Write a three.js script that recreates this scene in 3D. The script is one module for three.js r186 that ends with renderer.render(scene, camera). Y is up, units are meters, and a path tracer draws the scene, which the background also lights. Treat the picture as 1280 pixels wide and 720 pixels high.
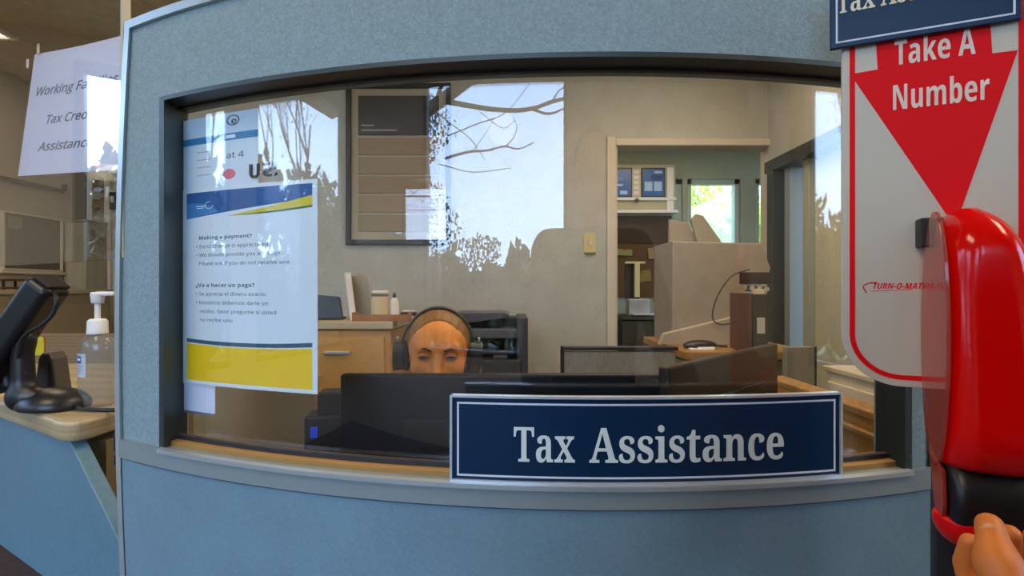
import * as THREE from 'three';
import { RoundedBoxGeometry } from 'three/addons/geometries/RoundedBoxGeometry.js';
import { TextGeometry } from 'three/addons/geometries/TextGeometry.js';
import { FontLoader } from 'three/addons/loaders/FontLoader.js';
import { mergeGeometries, toCreasedNormals } from 'three/addons/utils/BufferGeometryUtils.js';
import { RectAreaLightUniformsLib } from 'three/addons/lights/RectAreaLightUniformsLib.js';

// ------------------------------------------------------------------ camera, sky, sun, lamps, exposure
const H = 1.30, F = 640;                                             // lens height in metres, focal length in pixels of the 1280 x 720 frame
const scene = new THREE.Scene();
const camera = new THREE.PerspectiveCamera(2 * Math.atan(360 / F) * 180 / Math.PI, 1280 / 720, 0.02, 200);
camera.position.set(0, H, 0);
camera.lookAt(0, H, -1);
const renderer = new THREE.WebGLRenderer({ antialias: true });
renderer.toneMapping = THREE.LinearToneMapping;
renderer.toneMappingExposure = 1.4;
renderer.shadowMap.enabled = true;
RectAreaLightUniformsLib.init();

{ // clear spring sky: pale towards the horizon, bluer overhead, the same all the way round
  const W = 64, N = 256, data = new Float32Array(W * N * 4);
  for (let j = 0; j < N; j++) {
    const el = (j + 0.5) / N * 180 - 90, t = THREE.MathUtils.smoothstep(el, 0, 50);
    const c = el < 0 ? [2.2, 2.4, 2.5] : [4.4 - 2.7 * t, 6.2 - 2.5 * t, 8.8 - 0.9 * t];
    for (let i = 0; i < W; i++) data.set([...c, 1], (j * W + i) * 4);
  }
  const sky = new THREE.DataTexture(data, W, N, THREE.RGBAFormat, THREE.FloatType);
  sky.mapping = THREE.EquirectangularReflectionMapping; sky.magFilter = THREE.LinearFilter; sky.needsUpdate = true;
  scene.background = sky; scene.environment = sky;
  scene.backgroundIntensity = scene.environmentIntensity = 0.95;
}
const sun = new THREE.DirectionalLight(0xfff0d8, 9);
sun.position.set(5, 12, -9); sun.target.position.set(0, 0, 0);
sun.castShadow = true; sun.shadow.radius = 1; sun.shadow.mapSize.set(2048, 2048);
Object.assign(sun.shadow.camera, { left: -20, right: 20, top: 20, bottom: -20, near: 0.5, far: 60 });
sun.name = 'sun';
scene.add(sun, sun.target);
const LAMP = 7.5, LAMP_COLOR = 0xffe4c0, LOBBY_LAMP = 9;

// ------------------------------------------------------------------ helpers
let seed = 20190611;
const rnd = () => { seed = (seed + 0x6D2B79F5) | 0; let t = Math.imul(seed ^ (seed >>> 15), 1 | seed); t = (t + Math.imul(t ^ (t >>> 7), 61 | t)) ^ t; return ((t ^ (t >>> 14)) >>> 0) / 4294967296; };
const rr = (a, b) => a + (b - a) * rnd();
const V = (x, y, z) => new THREE.Vector3(x, y, z);
const P = (px, py, d) => V((px - 640) / F * d, H - (py - 360) / F * d, -d);     // point seen at a pixel, d metres in front of the lens
const used = new Map();
function numbered(n) { const k = used.get(n) ?? 0; used.set(n, k + 1); return k ? n + '_' + String(k).padStart(3, '0') : n; }
function tag(o, label, category, group, kind) {
  if (label) o.userData.label = label;
  if (category) o.userData.category = category;
  if (group) o.userData.group = group;
  if (kind) o.userData.kind = kind;
  return o;
}
function thing(name, label, category, pos = V(0, 0, 0), turn = 0, group) {
  const o = new THREE.Group(); o.name = numbered(name); o.position.copy(pos); o.rotation.y = turn; scene.add(o);
  return tag(o, label, category, group);
}
function mesh(name, geo, m, parent = scene) {
  if (Array.isArray(geo)) geo = merge(geo);
  const o = new THREE.Mesh(geo, m); o.castShadow = o.receiveShadow = true;
  if (parent === scene) o.name = numbered(name);
  else { let n = 0; for (const c of parent.children) if (c.name.replace(/_\d\d\d$/, '') === name) n++; o.name = n ? name + '_' + String(n).padStart(3, '0') : name; }
  parent.add(o);
  return o;
}
function struct(name, geo, m, parent = scene) { const o = mesh(name, geo, m, parent); if (parent === scene) o.userData.kind = 'structure'; return o; }
function structGroup(name) { const o = new THREE.Group(); o.name = numbered(name); o.userData.kind = 'structure'; scene.add(o); return o; }
function merge(list) {
  const g = list.map((q) => { const c = q.index ? q.toNonIndexed() : q.clone(); for (const k of Object.keys(c.attributes)) if (!['position', 'normal', 'uv'].includes(k)) c.deleteAttribute(k);
    if (!c.attributes.uv) c.setAttribute('uv', new THREE.BufferAttribute(new Float32Array(c.attributes.position.count * 2), 2)); c.morphAttributes = {}; return c; });
  return mergeGeometries(g, false);
}
const box = (w, h, d, x = 0, y = 0, z = 0) => new THREE.BoxGeometry(w, h, d).translate(x, y, z);
const rbox = (w, h, d, r, x = 0, y = 0, z = 0) => new RoundedBoxGeometry(w, h, d, 3, Math.min(r, w / 2.01, h / 2.01, d / 2.01)).translate(x, y, z);
const cyl = (r0, r1, h, x = 0, y = 0, z = 0, n = 28) => new THREE.CylinderGeometry(r0, r1, h, n).translate(x, y, z);
const lathe = (pts, n = 36) => new THREE.LatheGeometry(pts.map(([r, y]) => new THREE.Vector2(r, y)), n);
const tube = (pts, r, n = 40, m = 10) => new THREE.TubeGeometry(new THREE.CatmullRomCurve3(pts), n, r, m);
function taperTube(pts, r0, r1, n = 16, m = 7) {
  const curve = new THREE.CatmullRomCurve3(pts), g = new THREE.TubeGeometry(curve, n, 1, m), p = g.attributes.position, c = V();
  for (let i = 0; i <= n; i++) {
    curve.getPointAt(i / n, c); const r = r0 + (r1 - r0) * i / n;
    for (let j = 0; j <= m; j++) { const k = i * (m + 1) + j; p.setXYZ(k, c.x + (p.getX(k) - c.x) * r, c.y + (p.getY(k) - c.y) * r, c.z + (p.getZ(k) - c.z) * r); }
  }
  return g;
}
function extrude(pts, depth, bevel = 0, holes = []) {
  const s = pts instanceof THREE.Shape ? pts : new THREE.Shape(pts.map((q) => new THREE.Vector2(q[0], q[1])));
  for (const h of holes) s.holes.push(new THREE.Path(h.map((q) => new THREE.Vector2(q[0], q[1]))));
  return new THREE.ExtrudeGeometry(s, { depth, bevelEnabled: bevel > 0, bevelThickness: bevel, bevelSize: bevel, bevelOffset: -bevel, bevelSegments: 2, curveSegments: 20 });
}
const rectPts = (x0, y0, x1, y1) => [[x0, y0], [x1, y0], [x1, y1], [x0, y1]];
function canvasTex(w, h, draw) {
  const c = document.createElement('canvas'); c.width = w; c.height = h; const g = c.getContext('2d'); draw(g, w, h);
  const t = new THREE.CanvasTexture(c); t.colorSpace = THREE.SRGBColorSpace; t.magFilter = THREE.LinearFilter; t.anisotropy = 8; return t;
}
// grain: a tiling texture round white; amp is how far it strays
function grainTex(n, amp, coarse, srgb = true) {
  const d = new Uint8Array(n * n * 4), layers = [[n, 1], [n >> 1, 0.7], [Math.max(4, n >> coarse), 0.8]].map(([s, a]) => ({ s, a, v: Float32Array.from({ length: s * s }, () => rnd() - 0.5) }));
  for (let y = 0; y < n; y++) for (let x = 0; x < n; x++) {
    let v = 0;
    for (const { s, a, v: q } of layers) {
      const fx = x / n * s, fy = y / n * s, x0 = Math.floor(fx), y0 = Math.floor(fy), tx = fx - x0, ty = fy - y0, at = (i, j) => q[((j + s) % s) * s + (i + s) % s];
      v += a * ((at(x0, y0) * (1 - tx) + at(x0 + 1, y0) * tx) * (1 - ty) + (at(x0, y0 + 1) * (1 - tx) + at(x0 + 1, y0 + 1) * tx) * ty);
    }
    const c = Math.max(0, Math.min(255, 255 * (1 - amp / 2 + v * amp * 0.6))), k = (y * n + x) * 4;
    d[k] = d[k + 1] = d[k + 2] = c; d[k + 3] = 255;
  }
  const t = new THREE.DataTexture(d, n, n); t.wrapS = t.wrapT = THREE.RepeatWrapping; t.magFilter = THREE.LinearFilter; t.needsUpdate = true; if (srgb) t.colorSpace = THREE.SRGBColorSpace; return t;
}
function woodTex(n, dark) {
  const d = new Uint8Array(n * n * 4), f = Float32Array.from({ length: n }, () => rnd());
  for (let y = 0; y < n; y++) for (let x = 0; x < n; x++) {
    const w = Math.sin((y + 6 * Math.sin(x / n * 6.283) + 3 * Math.sin(x / n * 12.566 + 1)) / n * 6.283 * 9) * 0.5 + 0.5, c = 255 - dark * (0.6 * w + 0.6 * f[y]), k = (y * n + x) * 4;
    d[k] = c; d[k + 1] = c * 0.985; d[k + 2] = c * 0.96; d[k + 3] = 255;
  }
  const t = new THREE.DataTexture(d, n, n); t.wrapS = t.wrapT = THREE.RepeatWrapping; t.magFilter = THREE.LinearFilter; t.needsUpdate = true; t.colorSpace = THREE.SRGBColorSpace; return t;
}
const scaled = (t, s) => { const c = t.clone(); c.repeat.set(s, s); c.needsUpdate = true; return c; };
const GR = { speck: grainTex(256, 0.16, 2), fine: grainTex(256, 0.22, 4), soft: grainTex(256, 0.1, 5), bump: grainTex(256, 0.9, 3, false), wood: woodTex(256, 50) };
const mat = (color, roughness = 0.6, o = {}) => new THREE.MeshPhysicalMaterial({ color, roughness, ...o });
const glassMat = (color = 0xffffff, ior = 1.5, o = {}) => new THREE.MeshPhysicalMaterial({ color, roughness: 0, metalness: 0, transmission: 1, thickness: 0, ior, ...o });
const M = {
  wallOffice: mat(0xc6c5b6, 0.85, { map: scaled(GR.soft, 1.5), bumpMap: scaled(GR.bump, 3), bumpScale: 0.0006 }),
  wallLobby: mat(0xb9b09c, 0.85, { map: scaled(GR.soft, 1.5) }),
  ceiling: mat(0xdcc498, 0.9, { map: scaled(GR.fine, 2) }),
  carpet: mat(0x6f6164, 0.95, { map: scaled(GR.fine, 3), bumpMap: scaled(GR.bump, 6), bumpScale: 0.003 }),
  panelFabric: mat(0x8ea3a6, 0.8, { map: scaled(GR.speck, 5), bumpMap: scaled(GR.bump, 7), bumpScale: 0.0006 }),
  panelLower: mat(0x7794a0, 0.42, { map: scaled(GR.soft, 3), bumpMap: scaled(GR.bump, 8), bumpScale: 0.0002 }),
  aluminium: mat(0xb9c2c4, 0.35, { metalness: 0.55 }),
  bronze: mat(0x3a4240, 0.4, { metalness: 0.4 }),
  blackPlastic: mat(0x17181a, 0.45, { bumpMap: scaled(GR.bump, 20), bumpScale: 0.0001 }),
  monitorBack: mat(0x0c1012, 0.45, { specularIntensity: 0.5 }),
  darkPlastic: mat(0x24262b, 0.5),
  greyPlastic: mat(0x5d6064, 0.5),
  laminate: mat(0xc9b48c, 0.38, { map: scaled(GR.wood, 1.2) }),
  oak: mat(0xb48a4a, 0.5, { map: scaled(GR.wood, 2) }),
  brownWood: mat(0x6a4d2a, 0.55, { map: scaled(GR.wood, 2) }),
  cabinet: mat(0xd29c48, 0.5, { map: scaled(GR.soft, 3) }),
  paper: mat(0xf2f3f4, 0.8),
  white: mat(0xe9e7e0, 0.5),
  cream: mat(0xcfc5ad, 0.6),
  putty: mat(0xa79a86, 0.6, { map: scaled(GR.soft, 4) }),
  trimPaint: mat(0xd6cbb2, 0.5),
  greyPanel: mat(0x9a9684, 0.85, { map: scaled(GR.fine, 6) }),
  red: mat(0xdc0202, 0.14, { specularIntensity: 0.7 }),
  redPrint: mat(0xec040e, 0.6, { specularIntensity: 0.4 }),
  navy: mat(0x0c2a48, 0.35, { specularIntensity: 0.5 }),
  letter: mat(0xd6e2dd, 0.5),
  bark: mat(0x40352a, 0.9, { map: scaled(GR.fine, 4) }),
};
// --- a surface mesh round a field of distances (surface nets)
function netMesh(f, lo, hi, cell) {
  const n = [0, 1, 2].map((i) => Math.ceil((hi[i] - lo[i]) / cell) + 1), [nx, ny, nz] = n, v = new Float32Array(nx * ny * nz), id = new Int32Array(nx * ny * nz).fill(-1), pos = [], idx = [];
  const at = (x, y, z) => (z * ny + y) * nx + x;
  for (let z = 0; z < nz; z++) for (let y = 0; y < ny; y++) for (let x = 0; x < nx; x++) v[at(x, y, z)] = f(lo[0] + x * cell, lo[1] + y * cell, lo[2] + z * cell);
  for (let z = 0; z < nz - 1; z++) for (let y = 0; y < ny - 1; y++) for (let x = 0; x < nx - 1; x++) {
    let c = 0, sx = 0, sy = 0, sz = 0;
    for (let e = 0; e < 12; e++) {
      const ax = e >> 2, b = e & 3, o0 = [0, 0, 0], o1 = [0, 0, 0];
      o0[(ax + 1) % 3] = o1[(ax + 1) % 3] = b & 1; o0[(ax + 2) % 3] = o1[(ax + 2) % 3] = b >> 1; o1[ax] = 1;
      const p = v[at(x + o0[0], y + o0[1], z + o0[2])], q = v[at(x + o1[0], y + o1[1], z + o1[2])];
      if ((p < 0) === (q < 0)) continue;
      const t = p / (p - q); c++; sx += o0[0] + t * (o1[0] - o0[0]); sy += o0[1] + t * (o1[1] - o0[1]); sz += o0[2] + t * (o1[2] - o0[2]);
    }
    if (c) { id[at(x, y, z)] = pos.length / 3; pos.push(lo[0] + (x + sx / c) * cell, lo[1] + (y + sy / c) * cell, lo[2] + (z + sz / c) * cell); }
  }
  for (let z = 1; z < nz - 1; z++) for (let y = 1; y < ny - 1; y++) for (let x = 1; x < nx - 1; x++) {
    const a = v[at(x, y, z)] < 0;
    const quad = (dx, dy, dz, A, B, C, D) => { if (a === (v[at(x + dx, y + dy, z + dz)] < 0)) return; const q = [A, B, C, D].map((o) => id[at(x - o[0], y - o[1], z - o[2])]); if (q.some((k) => k < 0)) return;
      idx.push(...(a ? [q[0], q[1], q[2], q[0], q[2], q[3]] : [q[0], q[2], q[1], q[0], q[3], q[2]])); };
    quad(1, 0, 0, [0, 1, 1], [0, 0, 1], [0, 0, 0], [0, 1, 0]);
    quad(0, 1, 0, [1, 0, 1], [1, 0, 0], [0, 0, 0], [0, 0, 1]);
    quad(0, 0, 1, [1, 1, 0], [0, 1, 0], [0, 0, 0], [1, 0, 0]);
  }
  const g = new THREE.BufferGeometry(), nor = new Float32Array(pos.length), h = cell * 0.5;
  for (let i = 0; i < pos.length; i += 3) {
    const [x, y, z] = [pos[i], pos[i + 1], pos[i + 2]], q = V(f(x + h, y, z) - f(x - h, y, z), f(x, y + h, z) - f(x, y - h, z), f(x, y, z + h) - f(x, y, z - h)).normalize();
    nor[i] = q.x; nor[i + 1] = q.y; nor[i + 2] = q.z;
  }
  g.setAttribute('position', new THREE.Float32BufferAttribute(pos, 3)); g.setAttribute('normal', new THREE.BufferAttribute(nor, 3)); g.setIndex(idx);
  return g;
}
const smin = (a, b, k) => { const h = Math.max(k - Math.abs(a - b), 0) / k; return Math.min(a, b) - h * h * k * 0.25; };
const smax = (a, b, k) => -smin(-a, -b, k);
function cap(a, b, r0, r1) {                                          // tapered capsule between two joints
  const dx = b.x - a.x, dy = b.y - a.y, dz = b.z - a.z, L = dx * dx + dy * dy + dz * dz;
  return (x, y, z) => { const px = x - a.x, py = y - a.y, pz = z - a.z, t = Math.max(0, Math.min(1, (px * dx + py * dy + pz * dz) / L)); return Math.hypot(px - dx * t, py - dy * t, pz - dz * t) - (r0 + (r1 - r0) * t); };
}
const ell = (c, r) => (x, y, z) => { const a = (x - c.x) / r.x, b = (y - c.y) / r.y, d = (z - c.z) / r.z, k0 = Math.hypot(a, b, d), k1 = Math.hypot(a / r.x, b / r.y, d / r.z); return k1 < 1e-9 ? -Math.min(r.x, r.y, r.z) : k0 * (k0 - 1) / k1; };
const blend = (list, k) => (x, y, z) => { let d = 1e3; for (const f of list) d = smin(d, f(x, y, z), k); return d; };
// --- a plane standing in the room: origin, direction along, up and out
function plane(o, ex, ey) {
  ex = ex.clone().normalize(); const n = V().crossVectors(ex, ey).normalize(); ey = V().crossVectors(n, ex).normalize();
  const m = new THREE.Matrix4().makeBasis(ex, ey, n).setPosition(o), cam = V(0, H, 0);
  return { o, ex, ey, n, m, at(px, py, out = 0) { const d = P(px, py, 1).sub(cam), o2 = o.clone().addScaledVector(n, out), t = o2.clone().sub(cam).dot(n) / d.dot(n), q = cam.clone().addScaledVector(d, t).sub(o2); return [q.dot(ex), q.dot(ey)]; } };
}
function onPlane(pl, name, label, category) { const g = thing(name, label, category); g.applyMatrix4(pl.m); return g; }
const font = {};
for (const n of ['sans_bold', 'serif_bold', 'sans_regular']) font[n] = await new FontLoader().loadAsync('fonts/droid/droid_' + n + '.typeface.json');
function text(s, f, size, depth = 0.001, width, seg = 5) {
  const g = new TextGeometry(s, { font: font[f], size, depth, curveSegments: seg, bevelEnabled: false }); g.computeBoundingBox();
  const b = g.boundingBox; g.translate(-b.min.x, 0, 0); if (width) g.scale(width / (b.max.x - b.min.x), 1, 1);
  return g;
}
// --- the partition bows gently towards the visitor: z of its front face
const D0 = 0.60, K = 0.36, X0 = 0.12;
const zf = (x) => -(D0 + K * (x - X0) * (x - X0));
const bowX = (px, off = 0) => { const u = (px - 640) / F; let d = D0; for (let i = 0; i < 80; i++) d = -zf(u * d) + off; return u * d; };
const val = (v, t) => (typeof v === 'function' ? v(t) : v);
function bowBox(xl, xr, y0, y1, front, back, nx = 40, ny = 8) {
  const g = new THREE.BoxGeometry(1, 1, 1, nx, ny, 1), p = g.attributes.position, uv = g.attributes.uv, nrm = g.attributes.normal;
  for (let i = 0; i < p.count; i++) {
    const s = p.getX(i) + 0.5, t = p.getY(i) + 0.5, ym = val(y0, 0) + (val(y1, 0) - val(y0, 0)) * t, x = val(xl, ym) + (val(xr, ym) - val(xl, ym)) * s, y = val(y0, x) + (val(y1, x) - val(y0, x)) * t;
    p.setXYZ(i, x, y, zf(x) + (p.getZ(i) > 0 ? front : back));
    if (Math.abs(nrm.getZ(i)) > 0.5) { const sg = Math.sign(nrm.getZ(i)), q = V(2 * K * (x - X0), 0, 1).normalize().multiplyScalar(sg); nrm.setXYZ(i, q.x, q.y, q.z); }
  }
  g.userData.uv01 = uv;
  return g;
}
function metricUV(g) { const p = g.attributes.position, n = g.attributes.normal, uv = new Float32Array(p.count * 2);
  for (let i = 0; i < p.count; i++) { const ax = Math.abs(n.getX(i)), ay = Math.abs(n.getY(i)), az = Math.abs(n.getZ(i)); uv[2 * i] = ax > ay && ax > az ? p.getZ(i) : p.getX(i); uv[2 * i + 1] = ay > ax && ay > az ? p.getZ(i) : p.getY(i); }
  g.setAttribute('uv', new THREE.BufferAttribute(uv, 2)); return g; }
const bend = (g, off) => { const p = g.attributes.position; for (let i = 0; i < p.count; i++) p.setZ(i, p.getZ(i) + zf(p.getX(i)) + off); g.computeVertexNormals(); return g; };

// ------------------------------------------------------------------ the building
const XL = -3.4, XR = 3.0, ZB = 2.6, ZO = -3.2, ZF = -5.4, CH = 2.75, LH = 3.25;
struct('floor', metricUV(box(6.9, 0.1, 8.6, -0.2, -0.05, -1.55)), M.carpet);
struct('ground', metricUV(box(60, 0.1, 60, 0, -0.17, 0)), mat(0x8d9676, 0.95, { map: scaled(GR.fine, 0.7) }));
struct('ceiling', metricUV(box(6.8, 0.2, 6.2, -0.2, CH + 0.1, -3.75)), M.ceiling);
struct('ceiling_lobby', metricUV(box(7.6, 0.2, 4.3, -0.2, LH + 0.1, 1.1)), M.wallLobby);
struct('soffit', metricUV(box(6.8, LH - CH + 0.2, 0.12, -0.2, (LH + CH) / 2 + 0.1, -0.85)), M.ceiling);
struct('roof', metricUV(box(10, 0.2, 11.5, 0, LH + 0.35, -2.2)), M.wallLobby);  // unseen eave overhang is added to keep sun out of the far window
function wallX(name, x, z0, z1, h, holes, m, th = 0.16, out = -1) {   // wall in the plane x = const; holes in (z, y)
  const g = extrude(rectPts(z0, 0, z1, h), th, 0, holes.map(([a, b, c, d]) => rectPts(a, b, c, d))); g.rotateY(-Math.PI / 2); g.translate(out < 0 ? x : x + th, 0, 0); return struct(name, metricUV(g), m);
}
function wallZ(name, z, x0, x1, h, holes, m, th = 0.16, out = 1) {
  const g = extrude(rectPts(x0, 0, x1, h), th, 0, holes.map(([a, b, c, d]) => rectPts(a, b, c, d))); g.translate(0, 0, out > 0 ? z : z - th); return struct(name, metricUV(g), m);
}
const WL = [[-1.42, 0.75, -0.82, 2.62], [-0.72, 0.75, 0.36, 3.05], [0.73, 0.75, 2.42, 3.05]];
const WB = [[-1.93, 0.75, 0.18, 3.1]], WR = [[-0.1, 0.75, 1.46, 3.05]];
wallX('wall_left', XL, -4.2, ZB, LH, WL, M.wallLobby);
wallZ('wall_lobby', ZB, XL - 0.16, XR + 0.16, LH, WB, M.wallLobby);
wallX('wall_right', XR, -0.9, ZB, LH, WR, M.wallLobby, 0.16, 1);
wallZ('wall_front', -0.76, 0.62, XR, LH, [], M.wallLobby, 0.1, -1);
const DOOR = [(769 - 640) / F * 3.2, 0, (966 - 640) / F * 3.2, H + 177 / F * 3.2];
{ const g = extrude([[-2.05, 0], [DOOR[0], 0], [DOOR[0], DOOR[3]], [DOOR[2], DOOR[3]], [DOOR[2], 0], [1.78, 0], [1.78, CH], [-2.05, CH]], 0.12); g.translate(0, 0, ZO - 0.12); struct('wall_back', metricUV(g), M.wallOffice); }
{ const g = extrude(rectPts(ZO - 1, 0, ZO - 0.0, CH), 0.12); g.rotateY(-Math.PI / 2); g.translate(-2.05, 0, 0); struct('wall_return', metricUV(g), M.wallOffice); }
wallZ('wall_rear', -4.1, XL, -2.05, CH, [], M.wallOffice, 0.14, -1);
const RX = 1.6;                                                       // right side wall of the office, with a door in it
wallX('wall_side', RX, ZO, -0.86, CH, [[-3.1, 0, -2.15, 2.03]], M.wallOffice, 0.12, 1);
// trim round the doorway
{ const g = structGroup('door_1'), z = ZO + 0.012, w = 0.055;
  mesh('side_trim', rbox(w, DOOR[3] + w, 0.03, 0.005, DOOR[0] - w / 2, (DOOR[3] + w) / 2, z), M.trimPaint, g);
  mesh('head_trim', rbox(DOOR[2] - DOOR[0], w * 0.8, 0.03, 0.005, (DOOR[0] + DOOR[2]) / 2, DOOR[3] + w * 0.4, z), M.trimPaint, g);
  mesh('jamb', box(0.014, DOOR[3], 0.13, DOOR[0] + 0.007, DOOR[3] / 2, ZO - 0.065), M.cream, g);
  mesh('jamb', box(0.014, DOOR[3], 0.13, DOOR[2] - 0.007, DOOR[3] / 2, ZO - 0.065), M.cream, g); }
// door with a glass strip in the right side wall
{ const g = structGroup('door_2'), z0 = -3.1, z1 = -2.15, x = RX;
  mesh('head_frame', rbox(0.16, 0.07, z1 - z0 + 0.1, 0.005, x + 0.03, 2.035, (z0 + z1) / 2), M.bronze, g);
  mesh('side_frame', rbox(0.16, 2.0, 0.075, 0.005, x + 0.03, 1.0, z0 + 0.02), M.bronze, g);
  mesh('mullion', rbox(0.1, 2.0, 0.06, 0.005, x + 0.05, 1.0, z0 + 0.12), mat(0x8d9a9a, 0.5), g);
  mesh('mullion', rbox(0.1, 2.0, 0.06, 0.005, x + 0.05, 1.0, z0 + 0.31), mat(0xa8ab98, 0.5), g);
  mesh('glass_strip', box(0.006, 1.95, 0.15, x + 0.05, 1.02, z0 + 0.215), glassMat(), g);
  mesh('door_leaf', rbox(0.045, 1.98, z1 - z0 - 0.36, 0.004, x + 0.05, 1.0, z0 + 0.36 + (z1 - z0 - 0.36) / 2 - 0.01), mat(0xd6d2b2, 0.6, { map: GR.soft }), g);
  mesh('door_handle', rbox(0.05, 0.03, 0.09, 0.01, x + 0.0, 1.5, z1 - 0.16), M.bronze, g); }
// room beyond the doorway
const FW = [[1.70, 1.0, 1.80, 2.45], [1.85, 1.0, 2.41, 2.45], [2.57, 1.0, 2.76, 2.45]];
wallZ('wall_far', ZF, 0.2, 3.4, CH, FW, mat(0xa9ae94, 0.85, { map: GR.soft }), 0.15, -1);
wallX('wall_far_left', 0.3, ZF, ZO - 0.1, CH, [], M.wallOffice, 0.1, -1);
wallX('wall_far_right', 3.3, ZF - 0.1, ZO - 0.1, CH, [], M.wallOffice, 0.1, 1);
struct('floor_far', box(3.2, 0.1, 2.4, 1.8, -0.051, -5.1 + 0.5), M.carpet);
let windowNumber = 0;
function windowX(x, [z0, y0, z1, y1], th, frameMat, bars = []) {
  const g = structGroup('window_' + ++windowNumber), w = 0.05, zc = (z0 + z1) / 2, yc = (y0 + y1) / 2, d = 0.09;
  mesh('window_frame', [box(d, w, z1 - z0, x, y0 + w / 2, zc), box(d, w, z1 - z0, x, y1 - w / 2, zc), box(d, y1 - y0, w, x, yc, z0 + w / 2), box(d, y1 - y0, w, x, yc, z1 - w / 2)], frameMat, g);
  for (const b of bars) mesh('mullion', box(d * 0.8, y1 - y0, 0.045, x, yc, b), frameMat, g);
  mesh('pane', box(0.006, y1 - y0 - 0.06, z1 - z0 - 0.06, x, yc, zc), glassMat(), g);
}
function windowZ(z, [x0, y0, x1, y1], frameMat, bars = []) {
  const g = structGroup('window_' + ++windowNumber), w = 0.05, xc = (x0 + x1) / 2, yc = (y0 + y1) / 2, d = 0.09;
  mesh('window_frame', [box(x1 - x0, w, d, xc, y0 + w / 2, z), box(x1 - x0, w, d, xc, y1 - w / 2, z), box(w, y1 - y0, d, x0 + w / 2, yc, z), box(w, y1 - y0, d, x1 - w / 2, yc, z)], frameMat, g);
  for (const b of bars) mesh('mullion', box(0.045, y1 - y0, d * 0.8, b, yc, z), frameMat, g);
  mesh('pane', box(x1 - x0 - 0.06, y1 - y0 - 0.06, 0.006, xc, yc, z), glassMat(), g);
}
for (const w of WL) windowX(XL - 0.08, w, 0.16, M.bronze, []);
for (const w of WB) windowZ(ZB + 0.08, w, M.bronze, []);
for (const w of WR) windowX(XR + 0.08, w, 0.16, M.bronze, []);
const farFrame = mat(0xa9b7a2, 0.5);
for (const w of FW) windowZ(ZF - 0.07, w, farFrame, []);
// lamps: a glowing panel and an area light of the same size just under it
function lamp(label, x, y, z, w, d, power) {
  const g = thing('ceiling_light', label, 'ceiling light', V(x, y, z));
  mesh('frame', [box(w + 0.06, 0.02, 0.03, 0, -0.01, d / 2 + 0.015), box(w + 0.06, 0.02, 0.03, 0, -0.01, -d / 2 - 0.015), box(0.03, 0.02, d, w / 2 + 0.015, -0.01, 0), box(0.03, 0.02, d, -w / 2 - 0.015, -0.01, 0)], M.white, g);
  mesh('diffuser', box(w, 0.01, d, 0, -0.006, 0), mat(0xffffff, 0.6, { emissive: LAMP_COLOR, emissiveIntensity: 0.75 }), g);
  const l = new THREE.RectAreaLight(LAMP_COLOR, power, w, d); l.name = 'lamp_light'; l.position.set(0, -0.02, 0); l.rotation.x = -Math.PI / 2; g.add(l);
}
lamp('warm ceiling light at the upper left edge over the counter area', -3.09, CH, -2.87, 0.42, 0.12, LAMP * 3);
lamp('warm ceiling light over the desk of the seated clerk', 0.35, CH, -1.5, 0.5, 1.0, LAMP);
lamp('warm ceiling light above the low screens by the doorway', 0.95, CH, -2.2, 0.6, 0.6, LAMP * 0.7);
lamp('warm ceiling light over the left end of the office', -1.8, CH, -1.9, 0.5, 0.6, LAMP * 0.7);
lamp('warm ceiling light in the room beyond the doorway', 1.3, CH, -4.4, 0.6, 0.6, LAMP * 0.8);
lamp('unseen ceiling light added over the right side of the visitors’ lobby', 1.9, LH, 0.15, 0.6, 1.2, LOBBY_LAMP * 1.15);  // unseen lamp, placed to brighten the lower right of the partition
lamp('unseen ceiling light added over the left side of the visitors’ lobby', -1.2, LH, 0.5, 0.6, 1.2, LOBBY_LAMP);  // unseen lamp, added to lift the light on the partition

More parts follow.
